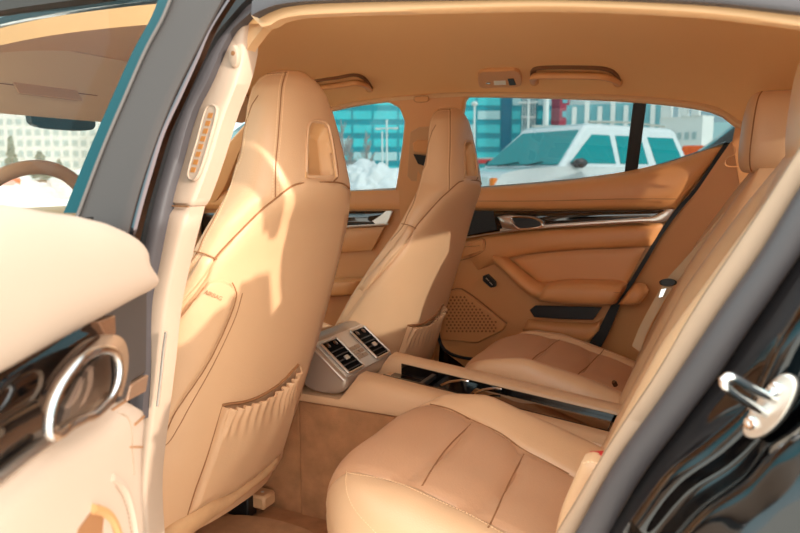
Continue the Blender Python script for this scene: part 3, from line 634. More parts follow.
def rear_seat(near):
    t = thing('rear_seat', 'tan leather rear seat nearest the open door, its perforated cushion in the foreground' if near else 'tan leather rear seat on the far side behind the console, partly in shade', 'car seat', (-.3, -.39, .3))
    i0 = min(range(len(AV)), key=lambda i: abs(AV[i][0]+.553)); i1 = min(range(len(AV)), key=lambda i: abs(AV[i][0]+.213))
    MB().sheet([r[:i0+1] for r in CR], (0, 0, -.02)).out('side_bolster', LEATHER, t, ang=70)
    MB().sheet([r[i1:] for r in CR], (0, 0, -.02)).out('side_bolster', LEATHER, t, ang=70)
    MB().sheet([r[i0:i1+1] for r in CR], (0, 0, -.02)).out('seat_insert', LEATHER_P, t, ang=70)
    ed = [(348, 470), (395, 479), (432, 495), (470, 512), (504, 531), (530, 546)]
    stitches('stitching', [(x-.5, y+3) for x, y in ed], CUSH, t); stitches('stitching', [(347, 471), (346, 482), (348, 495), (356, 511), (376, 533)], CUSH, t)
    for nm, c in (('seam', [(472, 423), (447, 448), (432, 469), (422, 486)]), ('seam', [(524, 454), (515, 471), (507, 487), (494, 516), (488, 528)]), ('seam', [(430, 404), (450, 409), (472, 420), (500, 433), (524, 450), (545, 461), (569, 474)])):
        line(nm, c, CUSH, .0016, SEAM, t, h=-.0004, n=40)
    # backrest
    xb = [(.40, -.225), (.60, -.147), (.82, -.054), (.97, .030), (1.06, .085), (1.10, .11)]
    prof = [(-.665, .16), (-.668, .06), (-.65, .015), (-.61, -.004), (-.565, .012), (-.53, .046), (-.45, .056), (-.37, .060), (-.29, .056), (-.215, .046), (-.185, .012), (-.160, 0), (-.140, .015), (-.131, .05), (-.131, .16)]
    pv = spl(prof, 60); rows = []
    for i in range(50):
        z = .40+.66*i/49; x0 = lerp_t(xb, z); sh = max(0, (z-.86)/.20); k = 1-.46*min(1, sh)**2; flat = max(0, 1-sh*1.1); rows.append([Vector((x0+(d if d > .1 else d*flat+.004*(1-flat)), -.39+(y+.39)*k, z)) for y, d in pv])
    j0 = 15; j1 = 44
    top = rows[-1]
    MB().sheet(rows, (.05, 0, -.01)).out('backrest', LEATHER, t, ang=70)
    # headrest pillow
    hr = []
    for i in range(29):
        a = -pi/2+pi*i/28; ca, sa = cos(a), sin(a); s_ = abs(ca)**.42; zc_ = 1.113+math.copysign(abs(sa)**.7, sa)*.088
        cx = (.138 if near else .098)+(zc_-1.10)*.06
        hr.append([Vector((cx+math.copysign(abs(cos(b))**.55, cos(b))*.060*(.35+.65*s_), -.375+math.copysign(abs(sin(b))**.42, sin(b))*.172*(.55+.45*s_)*(1-.10*max(0, (zc_-1.13)/.09)**2), zc_)) for b in [2*pi*k/64 for k in range(64)]])
    MB().loft(hr).out('headrest', LEATHER, t, ang=60)
    rim = []
    for i in range(3, 26):
        rr = hr[i]; rim.append(max(rr, key=lambda p: p.y-.9*p.x)+Vector((-.0008, .0004, 0)))
    tube('headrest_seam', rim, .0014, SEAM, t); rim2 = [Vector((p.x, -.77-p.y, p.z)) for p in rim]; tube('headrest_seam', rim2, .0014, SEAM, t)
    return t
npd = rear_seat(True)
XF = lambda v: Vector((v.x-.01, -v.y, v.z))
rear_seat(False)
XF = None
# the pad at the side of the near backrest and the buckle
patch('side_pad', [[(582, 461), (591, 459), (602, 463), (620, 470)], [(571, 485), (582, 484), (594, 488), (608, 492)], [(561, 510), (570, 512), (580, 518), (592, 524)], [(555, 535), (565, 540), (575, 545), (585, 550)]], sY(-.60), LEATHER, npd, h=pillow(.010, 2.2, .4, .2), thick=.025, n=20, m_=24)
stitches('stitching', [(583, 463), (591, 461.5), (601, 466), (590, 487), (578, 512)], sY(-.6105), npd)
bk = thing('belt_buckle', 'red belt buckle button beside the near rear cushion', 'belt buckle', tuple(PY(595, 460, -.58)))
slab('button', [(588, 455), (602, 454.5), (604, 461), (588, 462)], sY(-.58), .015, RED, bk, b=.001); slab('case', [(585, 459.5), (604, 459), (603, 480), (588, 472)], sY(-.578), .02, BLACK, bk, b=.002)
# far belt
bt = thing('seat_belt', 'cream far rear seat belt strap with black sleeve and chrome tongue', 'seat belt', tuple(PY(668, 283, .50)))
strip('strap', [(722, 214), (703, 238), (682, 262), (666, 280), (654, 300), (640, 326), (632, 346)], [(727, 220), (709, 244), (690, 266), (675, 284), (661, 306), (648, 330), (640, 352)], sY(.30), mat('belt_web', (205, 172, 136), .8, bump=.3, bscale=900), bt, thick=.003)
MB().loft([[PY(668+9*cos(a)*k, 282.5+4*sin(a)*k, .285+d) for a in [2*pi*i/20 for i in range(20)]] for d, k in ((.02, .85), (.015, 1), (0, 1), (-.006, .8))]).out('sleeve', BLACK, bt)
slab('tongue', [(661, 289), (667, 288), (663, 297), (658, 298)], sY(.29), .004, CHROME, bt, b=.001)
lt_ = MB(); p = PY(614, 384, .21)+Vector((0, 0, .004)); lt_.lathe(p, (-.3, -.5, .8), [(.0002, .003), (.0045, .003), (.006, 0), (.006, -.01)], 14)
tag(lt_.out('seat_stud', DCHROME), 'small dark round stud at the back of the far rear cushion', 'stud')

# ================================================================== NEAR MIDDLE PILLAR, FRONT DOOR
bp = thing('pillar_trim', 'cream trim of the near middle pillar with a slotted air vent', 'pillar trim', (-.72, -.70, .5))
UT = [[(241, 21), (244.5, 20.5), (248, 21)], [(232, 30), (239, 32), (246, 36)], [(220, 52), (232, 53), (245, 52)], [(208, 80), (223, 82), (238, 80)], [(192, 112), (208, 118), (225, 114)], [(178, 160), (194, 166), (210, 162)], [(168, 196), (182, 199), (196, 200)], [(166, 204.5), (179, 205.5), (192, 206)]]
patch('upper_trim', UT, sT(-.70), PLASTIC, bp, h=pillow(.008, 2, .5, .03), thick=.03, n=18, m_=60)
patch('corner_trim', [[(247.5, 20.5), (256, 23), (265, 26)], [(246, 36), (251, 36.5), (257, 36)], [(245, 51), (246, 52), (247, 51)], [(238, 80), (239, 80), (240, 80)]], sT(-.695), PLASTIC_T, bp, h=.001, thick=.02, n=8, m_=24)
patch('lower_trim', [[(165, 205.5), (178, 206.5), (191, 206.5)], [(155, 262), (166, 262), (178, 258)], [(146, 306), (156, 308), (168, 306)], [(144, 370), (152, 372), (161, 371)], [(142, 430), (148, 432), (154, 430)], [(140, 490), (144, 490), (148.5, 488)], [(138, 560), (144, 560), (152, 560)]], sT(-.70), PLASTIC, bp, h=pillow(.008, 2, .5, .03), thick=.03, n=14, m_=50)
line('joint_gap', [(165.5, 205), (179, 206), (192, 206.4)], sT(-.70), .0012, SEAM, bp, h=.007)
sVT = sT(-.7115)
vn = slab('vent', spl([(209, 104), (216, 106), (217, 113), (210, 140), (200, 172), (194, 181), (188, 180), (187, 172), (196, 140), (204, 110)], 50, True), sVT, .006, PLASTIC, bp, b=.0015)
line('vent_rim', spl([(209.5, 105), (215.5, 107), (216, 113), (209.5, 139), (199.5, 171), (194, 179.5), (189, 178.5), (188, 172), (197, 140), (205, 111)], 50, True), sT(-.712), .0011, PLASTIC, bp, closed=True, n=60)
SLOT = mat('vent_slot', (184, 118, 52), .6)
for i in range(8):
    f0, f1 = i/8+.012, (i+1)/8-.03; a = (211, 112); b = (191.5, 174)
    p0 = (a[0]+(b[0]-a[0])*f0, a[1]+(b[1]-a[1])*f0); p1 = (a[0]+(b[0]-a[0])*f1, a[1]+(b[1]-a[1])*f1)
    slab('vent_slot', [(p0[0]-2.2, p0[1]), (p0[0]+2.2, p0[1]+.3), (p1[0]+2.2, p1[1]+.3), (p1[0]-2.2, p1[1])], sT(-.7122), .002, SLOT, vn, b=0)
kn = MB(); c_, n0 = sT(-.708)(236, 57)
kv = [[c_+Vector((cos(a)*.0085*k-.008*0, -d, sin(a)*.0165*k)) for a in [2*pi*i/22 for i in range(22)]] for d, k in ((0, 1), (.004, 1), (.007, .85), (.008, .4))]
kn.loft(kv).out('adjuster_knob', PLASTIC, bp)
MB().lathe(c_+Vector((.001, -.0075, .004)), (0, -1, 0), [(.0035, 0), (.0035, .001), (.0002, .001)], 10).out('knob_slot', SEAM, bp)
tube('chrome_line', [PT(x, y, -.712) for x, y in spl([(166, 332), (163.5, 350), (160.5, 380), (157.5, 406)], 20)], .0022, SATIN, bp)
# seal, gap and outer cover
SEALR = [(254, 9), (249, 14), (241, 21), (232, 30), (220, 52), (208, 80), (192, 112), (178, 160), (166, 204), (154, 262), (146, 306), (145, 370), (142, 420)]
SEALL = [(254, -6), (244, 1.5), (232, 15), (217, 33), (205, 52), (191.5, 80), (172, 128), (160, 168), (148, 213), (138, 260), (129, 306), (126, 370), (122, 420)]
strip('trim_4', SEALL, SEALR, sT(-.72), RUBBER, h=pillow(.012, 2, 2, .5), thick=.02, n=60, m_=8, struct=True)
GAPL = [(246, -12), (234, -4), (222, 8), (208, 26), (197, 46), (183, 76), (164, 128), (152, 168), (139, 213), (130, 260), (120, 306), (116, 370), (112, 420)]
strip('trim_5', GAPL, SEALL, sT(-.735), RUBBER_B, thick=.02, n=60, struct=True)
nd = thing('car_door', 'closed near front door with a see-through window and dark grey rear pillar cover', 'door', (-1.3, -.82, .3))
CH = [(231, -8), (207, 30), (196, 56), (178, 96), (161, 133), (150, 168), (137, 213), (125, 262), (114, 306), (106, 370)]
strip('chrome_strip', [(x-4, y) for x, y in CH], [(x+4, y) for x, y in CH], sT(-.825), DCHROME, nd, h=pillow(.005, 2, 2, .5), thick=.01, n=50, m_=7)
patch('pillar_cover', [[(174, -8), (226, -8)], [(164, 18), (212, 18)], [(147, 50), (194, 54)], [(125, 100), (171, 102)], [(103, 152), (151, 154)], [(80, 213), (132, 215)], [(52, 300), (112, 300)]], sT(-.83), GREY, nd, h=pillow(.006, 2, .2, 2), thick=.02, n=14, m_=40)
line('cover_edge', [(175.5, -8), (165, 18), (148, 50), (126, 100), (104, 152), (81, 213), (66, 255)], sT(-.83), .0024, mat('edge_grey', (84, 78, 74), .6), nd, h=.004)
GE = [(172, -8), (162, 18), (145, 50), (123, 100), (101, 152), (77, 213)]
TEALREFL = mat('reflection_band', (6, 62, 68), .35, spec=.3)  # teal reflection at the glass edge, painted on an added strip
strip('reflection_band', [(x-11-.012*y, y) for x, y in GE], GE, sT(-.82), TEALREFL, nd, thick=.01, n=30)
slab('window_glass', [(-150, -80), (166, -80), (172, -8)]+GE[1:]+[(60, 260), (-150, 260)], sT(-.815), .004, G_NEAR, nd, b=0)
skin = [Vector((-.80, -.86, .24)), Vector((-.80, -.90, .55)), Vector((-.80, -.88, .90)), Vector((-.80, -.83, .95))]
MB().sheet([[p+Vector((-1.0*i/6, 0, 0)) for p in skin] for i in range(7)], (0, .05, 0)).out('outer_skin', PAINT, nd)
MB().sheet([[Vector((-.84-.95*i/8, -.74, .3)), Vector((-.84-.95*i/8, -.72, .6)), Vector((-.84-.95*i/8, -.73, .9)), Vector((-.84-.95*i/8, -.79, .955))] for i in range(9)], (0, -.03, 0)).out('inner_panel', LEATHER, nd)
tube('window_frame', spl([(-.80, -.70, 1.285), (-1.15, -.69, 1.285), (-1.5, -.70, 1.235), (-1.75, -.73, 1.12), (-1.95, -.78, .99)], 24), .018, BLACK, nd)

# ================================================================== OPEN REAR DOOR
DO = Vector((-.616, -.843, 0)); DE = Vector((.443, -.8965, 0)); DN = Vector((.8965, .443, 0))
def SDR(s, z): return DO+DE*s+ZZ*z, DN
def dpx(pts, h=0):
    o = []
    for x, y in pts:
        q = ray(x, y); p = CAM+q*((DO+DN*h-CAM).dot(DN)/q.dot(DN)); o.append(((p-DO).dot(DE), p.z))
    return o
def SDRh(h): return lambda s, z: (DO+DE*s+ZZ*z+DN*h, DN)
od = thing('car_door', 'open rear door in the left foreground with cream panel and chrome handle loop', 'door', tuple(DO+Vector((0, 0, .3))))
def ext(c, dz=0, s=.62): return [(s, c[0][1]+dz)]+c
rt_ = ext(dpx([(-12, 198), (0, 199), (34, 204), (67, 211.5), (101, 217), (121, 225), (138, 235.5), (149, 251), (154, 262)], .02), .0)
rm = ext(dpx([(-12, 285), (0, 284), (34, 279), (67, 273), (101, 268), (125, 265), (142, 264), (152, 265), (156, 268)], .03), -.03)
rb = ext(dpx([(-12, 380), (0, 373.5), (34, 354), (67, 335.5), (101, 316.5), (128, 300.5), (142, 293), (150, 287), (155, 274)], .01), -.05)
patch('top_roll', [rt_, rm, rb], lambda s, z: SDR(s, z), LEATHER_L, od, h=pillow(.040, 2.2, .12, .5), thick=.06, n=50, m_=26, ang=70)
gl = [dpx([(-12, 378), (0, 370), (50, 342), (100, 314), (112, 308)]), dpx([(-12, 492), (0, 480), (50, 438), (90, 415), (116, 398)])]
patch('gloss_strip', [ext(gl[0], -.04), ext(gl[1], -.02)], SDR, GLOSS, od, h=pillow(.008, 2, .1, .5), thick=.02, n=40, m_=10)
slab('strip_end', dpx([(86, 322), (103, 315), (104, 334), (95, 340)]), SDRh(.012), .01, mat('wood_brown', (120, 84, 62), .25, coat=1), od, b=.001)
slab('end_panel', dpx([(104, 312), (130, 297), (146, 290), (145, 373), (127, 384), (112, 392), (104, 380)]), SDRh(.002), .03, GREY, od, b=.003)
slab('end_panel_foot', dpx([(126, 385), (144, 374.5), (141, 392), (122, 402)]), SDRh(.006), .02, mat('bronze_trim', (150, 116, 92), .35, metal=.4), od, b=.002)
cs = dpx([(-12, 486), (0, 476.5), (25, 457), (49, 440)], .012)
MB().tube([SDRh(.014)(s, z)[0] for s, z in spl(ext(cs, -.02), 24)], .0042, 8).out('chrome_strip', SATIN, od)
loop = dpx([(49, 432), (51, 410), (59, 390), (69, 375), (81, 361), (94, 352), (106, 349.5), (115, 353), (119, 364), (118, 381), (112, 397), (104, 407), (94, 415.5), (84, 419), (69, 427), (58, 436)], .055)
hn = MB().tube([SDRh(.055)(s, z)[0] for s, z in spl(loop, 80, True)], .0036, 10, closed=True).out('door_handle', CHROME, od)
BRONZE = mat('bronze_satin', (150, 122, 100), .3, metal=.5); CUPM = mat('cup_brown', (128, 104, 88), .45)
patch('handle_cup', [dpx([(57, 405), (72, 376), (90, 357), (104, 353), (112, 358)]), dpx([(55, 420), (75, 400), (92, 385), (105, 378), (117, 372)]), dpx([(55, 434), (70, 427), (88, 417), (100, 408), (113, 394)])], SDRh(.012), CUPM, hn, thick=.01, n=24, m_=14)
patch('cup_grille', [dpx([(98, 356), (109, 355)]), dpx([(99, 380), (115, 375)]), dpx([(93, 406), (109, 398)])], SDRh(.014), BLACK, hn, thick=.002, n=6, m_=14)
patch('cup_mesh', [dpx([(108, 356), (115, 356)]), dpx([(107, 380), (117, 375)]), dpx([(103, 402), (110, 398)])], SDRh(.0155), GREY, hn, thick=.002, n=6, m_=14)
line('cup_floor', dpx([(58, 432), (72, 423), (86, 415), (97, 408), (108, 397)], .03), SDRh(.03), .005, BRONZE, hn)
inner = [(50, 412), (58, 390), (68, 375), (80, 361), (94, 351.5), (106, 348.5), (116, 352), (120, 364), (119, 381), (113, 397)]
outer = [(45, 400), (54, 381), (66, 364), (80, 349), (95, 338.5), (112, 334.5), (124, 340), (128.5, 354), (127.5, 374), (122, 396)]
patch('handle_surround', [dpx(outer, .03), dpx(inner, .045)], lambda s, z: SDR(s, z), BRONZE, od, h=lambda u, v: .03+.015*v, thick=.005, n=50, m_=6)
MB().tube([SDRh(.034)(s, z)[0] for s, z in spl(dpx([(45, 393), (52, 383), (66, 367), (80, 352), (97, 338)], .034), 20)], [.0035+.0025*sin(pi*i/19) for i in range(20)], 8, flat=.6).out('lock_lever', DCHROME, od)
# lower cream panel
lt0 = ext(dpx([(-12, 494), (0, 484), (25, 465), (50, 445), (70, 431), (98, 416), (112, 406), (124, 397), (133, 396), (142, 400), (148, 411)], .02), -.02)
lm1 = ext(dpx([(-12, 530), (0, 520), (25, 501), (50, 482), (70, 469), (98, 453), (112, 446), (124, 441), (133, 440), (142, 442), (149.5, 446)], .03), -.02)
lm2 = ext(dpx([(-12, 575), (0, 570), (25, 556), (50, 543), (70, 534), (98, 522), (112, 517), (124, 513), (133, 511), (142, 510), (150, 509)], .03), -.02)
lb = [(s, .25) for s, z in lm2]
patch('lower_panel', [lt0, lm1, lm2, lb], SDR, LEATHER_L, od, h=pillow(.03, 2.4, .06, .08), thick=.06, n=60, m_=40, ang=70)
LOW = bvh_of(MB().grid(LAST))
for c, r_ in (([(112, 410.5), (120, 405), (128, 400)], .0013), ([(134, 425), (140, 420), (146, 414)], .0014), ([(134, 447), (144, 447)], .0010)):
    line('panel_slit', c, LOW, r_, SEAM, od, h=.0003)
line('panel_seam', [(118, 413), (127, 417), (131, 428), (132, 450), (134, 475)], LOW, .0008, mat('seam_cream', (150, 124, 102), .6), od, h=.0002)
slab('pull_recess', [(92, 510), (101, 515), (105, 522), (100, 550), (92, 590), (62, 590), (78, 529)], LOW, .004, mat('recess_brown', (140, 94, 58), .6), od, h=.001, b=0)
slab('pull_opening', [(103, 517), (109, 524), (113, 536), (114, 590), (96, 590), (100, 550)], LOW, .004, LEATHER_L, od, h=.0014, b=0)
line('pull_rim', [(91, 509), (101, 511), (109, 518), (115, 530), (119, 548), (120, 590)], LOW, .0045, mat('rim_gold', (180, 132, 84), .5), od, h=.001, n=40)
line('pull_ridge', [(112, 478), (120, 482), (127, 492), (132, 508), (136, 530), (138, 560)], LOW, .005, LEATHER_L, od, h=-.002, n=40)
stitches('stitching', [(115, 486), (122, 497), (127, 512), (131, 533)], LOW, od, h=.001, M=bpy.data.materials['seam_cream'])
MB().sheet([[DO+DE*s-DN*.12+ZZ*z+DN*(-.03*sin(pi*(z-.25)/.75)) for z in (.25, .4, .55, .7, .85, .97)] for s in (-.02, .2, .4, .62)], DN*.05).out('outer_skin', PAINT, od)

# ================================================================== REAR JAMB OF THE NEAR DOOR OPENING
jl = [(830, 105), (800, 150), (765, 205), (735, 250), (704, 296), (684, 328), (668, 356), (654, 379), (643, 396), (630, 415), (604, 455), (570, 512), (556, 535), (535, 572)]
sl = [(845, 120), (800, 190), (760, 256), (731, 297), (719, 314), (664, 396), (615, 465), (577, 532), (556, 570)]
sr = [(885, 120), (840, 192), (800, 256), (748, 332), (719, 375), (692, 411), (643, 476), (609, 533), (586, 572)]
jt = thing('pillar_trim', 'pale tan trim strip along the rear edge of the near door opening', 'pillar trim', (0, -.69, .6))
jl2 = spl(jl, 60); sl2 = spl(sl, 60)
strip('upper_strip', jl2[:41], sl2[:41], sY(-.695), JAMBTRIM, jt, h=pillow(.006, 2, 2, .5), thick=.03, n=50, m_=8)
strip('lower_strip', jl2[40:], sl2[40:], sY(-.695), JAMBTRIM, jt, h=pillow(.006, 2, 2, .5), thick=.03, n=30, m_=8)
strip('trim_6', sl, sr, sY(-.72), RUBBER, h=pillow(.016, 2, 2, .5), thick=.02, n=60, m_=10, struct=True)
J = [([(885, 120), (840, 192), (800, 256), (748, 332), (719, 375), (692, 411), (643, 476), (609, 533), (586, 572)], -.722),
     ([(891, 124), (846, 198), (806, 262), (754, 337), (725, 380), (698, 416), (650, 481), (617, 537), (594, 575)], -.738),
     ([(893, 126), (848, 200), (808, 264), (757, 339), (728, 382), (702, 418), (655, 483), (622, 538), (598, 577)], -.747),
     ([(905, 170), (864, 240), (818, 285), (782, 332), (760, 375), (746, 402), (706, 440), (668, 470), (630, 520)], -.785),
     ([(910, 175), (868, 245), (824, 289), (788, 335), (766, 378), (752, 405), (712, 445), (672, 475), (634, 524)], -.796),
     ([(915, 180), (874, 252), (832, 296), (798, 342), (778, 384), (762, 412), (722, 453), (680, 482), (640, 530)], -.802),
     ([(920, 190), (882, 262), (842, 306), (810, 352), (790, 394), (772, 424), (732, 462), (688, 492), (648, 540)], -.797),
     ([(930, 240), (890, 310), (850, 345), (820, 380), (790, 420), (766, 440), (738, 472), (694, 502), (654, 548)], -.805),
     ([(960, 270), (910, 330), (860, 362), (828, 392), (796, 426), (768, 450), (742, 478), (700, 508), (660, 553)], -.835),
     ([(970, 280), (920, 340), (870, 372), (836, 400), (804, 434), (776, 458), (748, 486), (706, 516), (666, 560)], -.858),
     ([(980, 300), (935, 360), (885, 395), (850, 425), (818, 455), (790, 476), (760, 502), (722, 532), (684, 578)], -.868),
     ([(990, 320), (950, 380), (900, 418), (866, 448), (830, 478), (802, 498), (772, 524), (734, 552), (696, 596)], -.875),
     ([(1020, 420), (990, 470), (950, 500), (910, 530), (880, 560), (850, 590), (820, 610), (780, 640), (740, 670)], -.892),
     ([(1060, 520), (1040, 580), (1010, 620), (980, 660), (950, 690), (920, 720), (890, 740), (850, 770), (810, 800)], -.89)]
jm = patch3('door_jamb', [[PY(x, y, d) for x, y in c] for c, d in J], PAINT, n=80, m_=110, off=(.02, .012, 0), ang=70)
tag(jm, 'glossy black painted body edge of the near door opening at lower right', 'car body')
st = thing('door_striker', 'chrome door lock striker bolted to the glossy black door edge', 'door striker', tuple(PY(769, 406, -.815)))
stp = sPl(PY(769, 406, -.815), (-.55, -.80, .1))
slab('plate', spl([(781, 374), (791, 376), (796, 386), (792, 402), (780, 422), (764, 436), (750, 439), (742, 433), (744, 420), (756, 400), (768, 384)], 50, True), stp, .008, SATIN, st, b=.002)
for x, y in ((776, 389), (751.5, 423)):
    p, n_ = stp(x, y); sc = MB().lathe(p, n_, [(.0058, 0), (.0058, .003), (.0045, .0042), (.0022, .0042), (.0018, .002), (.0002, .002)], 16).out('screw', CHROME, st)
b1, n_ = stp(774, 401); b2, _ = stp(764, 415)
t1 = PY(731, 377, -.85); t2 = PY(727, 388, -.85)
MB().tube(spl([tuple(b1-n_*.004), tuple(b1+(t1-b1)*.5), tuple(t1), tuple((t1+t2)/2+(t1-b1)*.12), tuple(t2), tuple(b2+(t2-b2)*.5), tuple(b2-n_*.004)], 40), .0042, 10).out('loop', CHROME, st)
# body side behind the jamb
bs = [(.02, .18), (-.06, .45), (.0, .60), (.09, .80), (.17, .98), (.22, 1.06), (.45, 1.20), (.7, 1.13), (1.2, .98), (1.2, .18)]
mesh_ = MB().prism([Vector((x, -.74, z)) for x, z in bs], (0, .04, 0)); mesh_.out('wall_left', PAINT, struct=True, smooth=False)
MB().prism([Vector((x, .76, z)) for x, z in bs], (0, .04, 0)).out('wall_right', PAINT, struct=True, smooth=False)

# ================================================================== FRONT OF THE CABIN
sw_ = thing('steering_wheel', 'tan leather steering wheel rim seen through the near front window', 'steering wheel', (-1.45, -.37, .87))
c0 = Vector((-1.46, -.38, .868)); wx = Vector((0, 1, 0)); wy = Vector((.30, 0, .954)).normalized()
MB().tube([c0+wx*.178*cos(a)+wy*.178*sin(a) for a in [2*pi*i/48 for i in range(48)]], .0165, 12, closed=True).out('rim', LEATHER, sw_)
for a in (0, pi, -pi/2): MB().tube([c0+wx*.05*cos(a)+wy*.05*sin(a)-Vector((.02, 0, 0)), c0+wx*.172*cos(a)+wy*.172*sin(a)], .014, 8, flat=.5).out('spoke', LEATHER, sw_)
MB().lathe(c0-Vector((.03, 0, 0)), Vector((.954, 0, -.3)), [(.07, -.03), (.07, .01), (.05, .025), (.0005, .03)], 24).out('hub', LEATHER, sw_)
MB().tube([c0-Vector((.04, 0, 0)), Vector((-1.95, -.37, .72))], .03, 12).out('column', BLACK, sw_)
vs_ = thing('sun_visor', 'tan sun visor behind the near front window, folded towards the windscreen', 'sun visor', (-1.38, -.37, 1.26))
vrows = []
for i in range(9):
    f = i/8; vrows.append([Vector((-1.335-.09*f, -.60+.46*j/10, 1.285-.135*f)) for j in range(11)])
VIS = mat('visor_fabric', (240, 204, 160), .8, bump=.05, bscale=600)
bev(MB().sheet(vrows, (.016, 0, .008)).out('flap', VIS, vs_), .006)
MB().tube([vrows[5][2]+Vector((.018, 0, .008)), vrows[5][8]+Vector((.018, 0, .008))], .0012, 6).out('flap_seam', SEAM, vs_)
ibox('mirror_cover', vrows[5][5]+Vector((.02, 0, .01)), (.004, .16, .05), PLASTIC_T, vs_, b=.001, rot=Matrix.Rotation(radians(-34), 3, 'Y'))
vf = thing('sun_visor', 'tan far sun visor folded up behind the near headrest', 'sun visor', (-1.5, .37, 1.25))
bev(MB().prism([Vector((-1.40, .10, 1.262)), Vector((-1.40, .56, 1.25)), Vector((-1.56, .56, 1.20)), Vector((-1.56, .10, 1.212))], (0, 0, .018)).out('flap', PLASTIC_T, vf), .005)
mi = thing('rear_view_mirror', 'dark interior mirror hanging at the top of the windscreen', 'mirror', (-1.62, -.09, 1.17))
MB().loft([[Vector((-1.60-d, -.14+math.copysign(abs(cos(a))**.6, cos(a))*.10*k, 1.165+math.copysign(abs(sin(a))**.6, sin(a))*.026*k)) for a in [2*pi*i/28 for i in range(28)]] for d, k in ((-.004, .9), (0, 1), (.02, 1), (.035, .7))]).out('shell', BLACK, mi)
tube('stem', [Vector((-1.63, -.13, 1.17)), Vector((-1.64, -.13, 1.24))], .010, BLACK, mi)

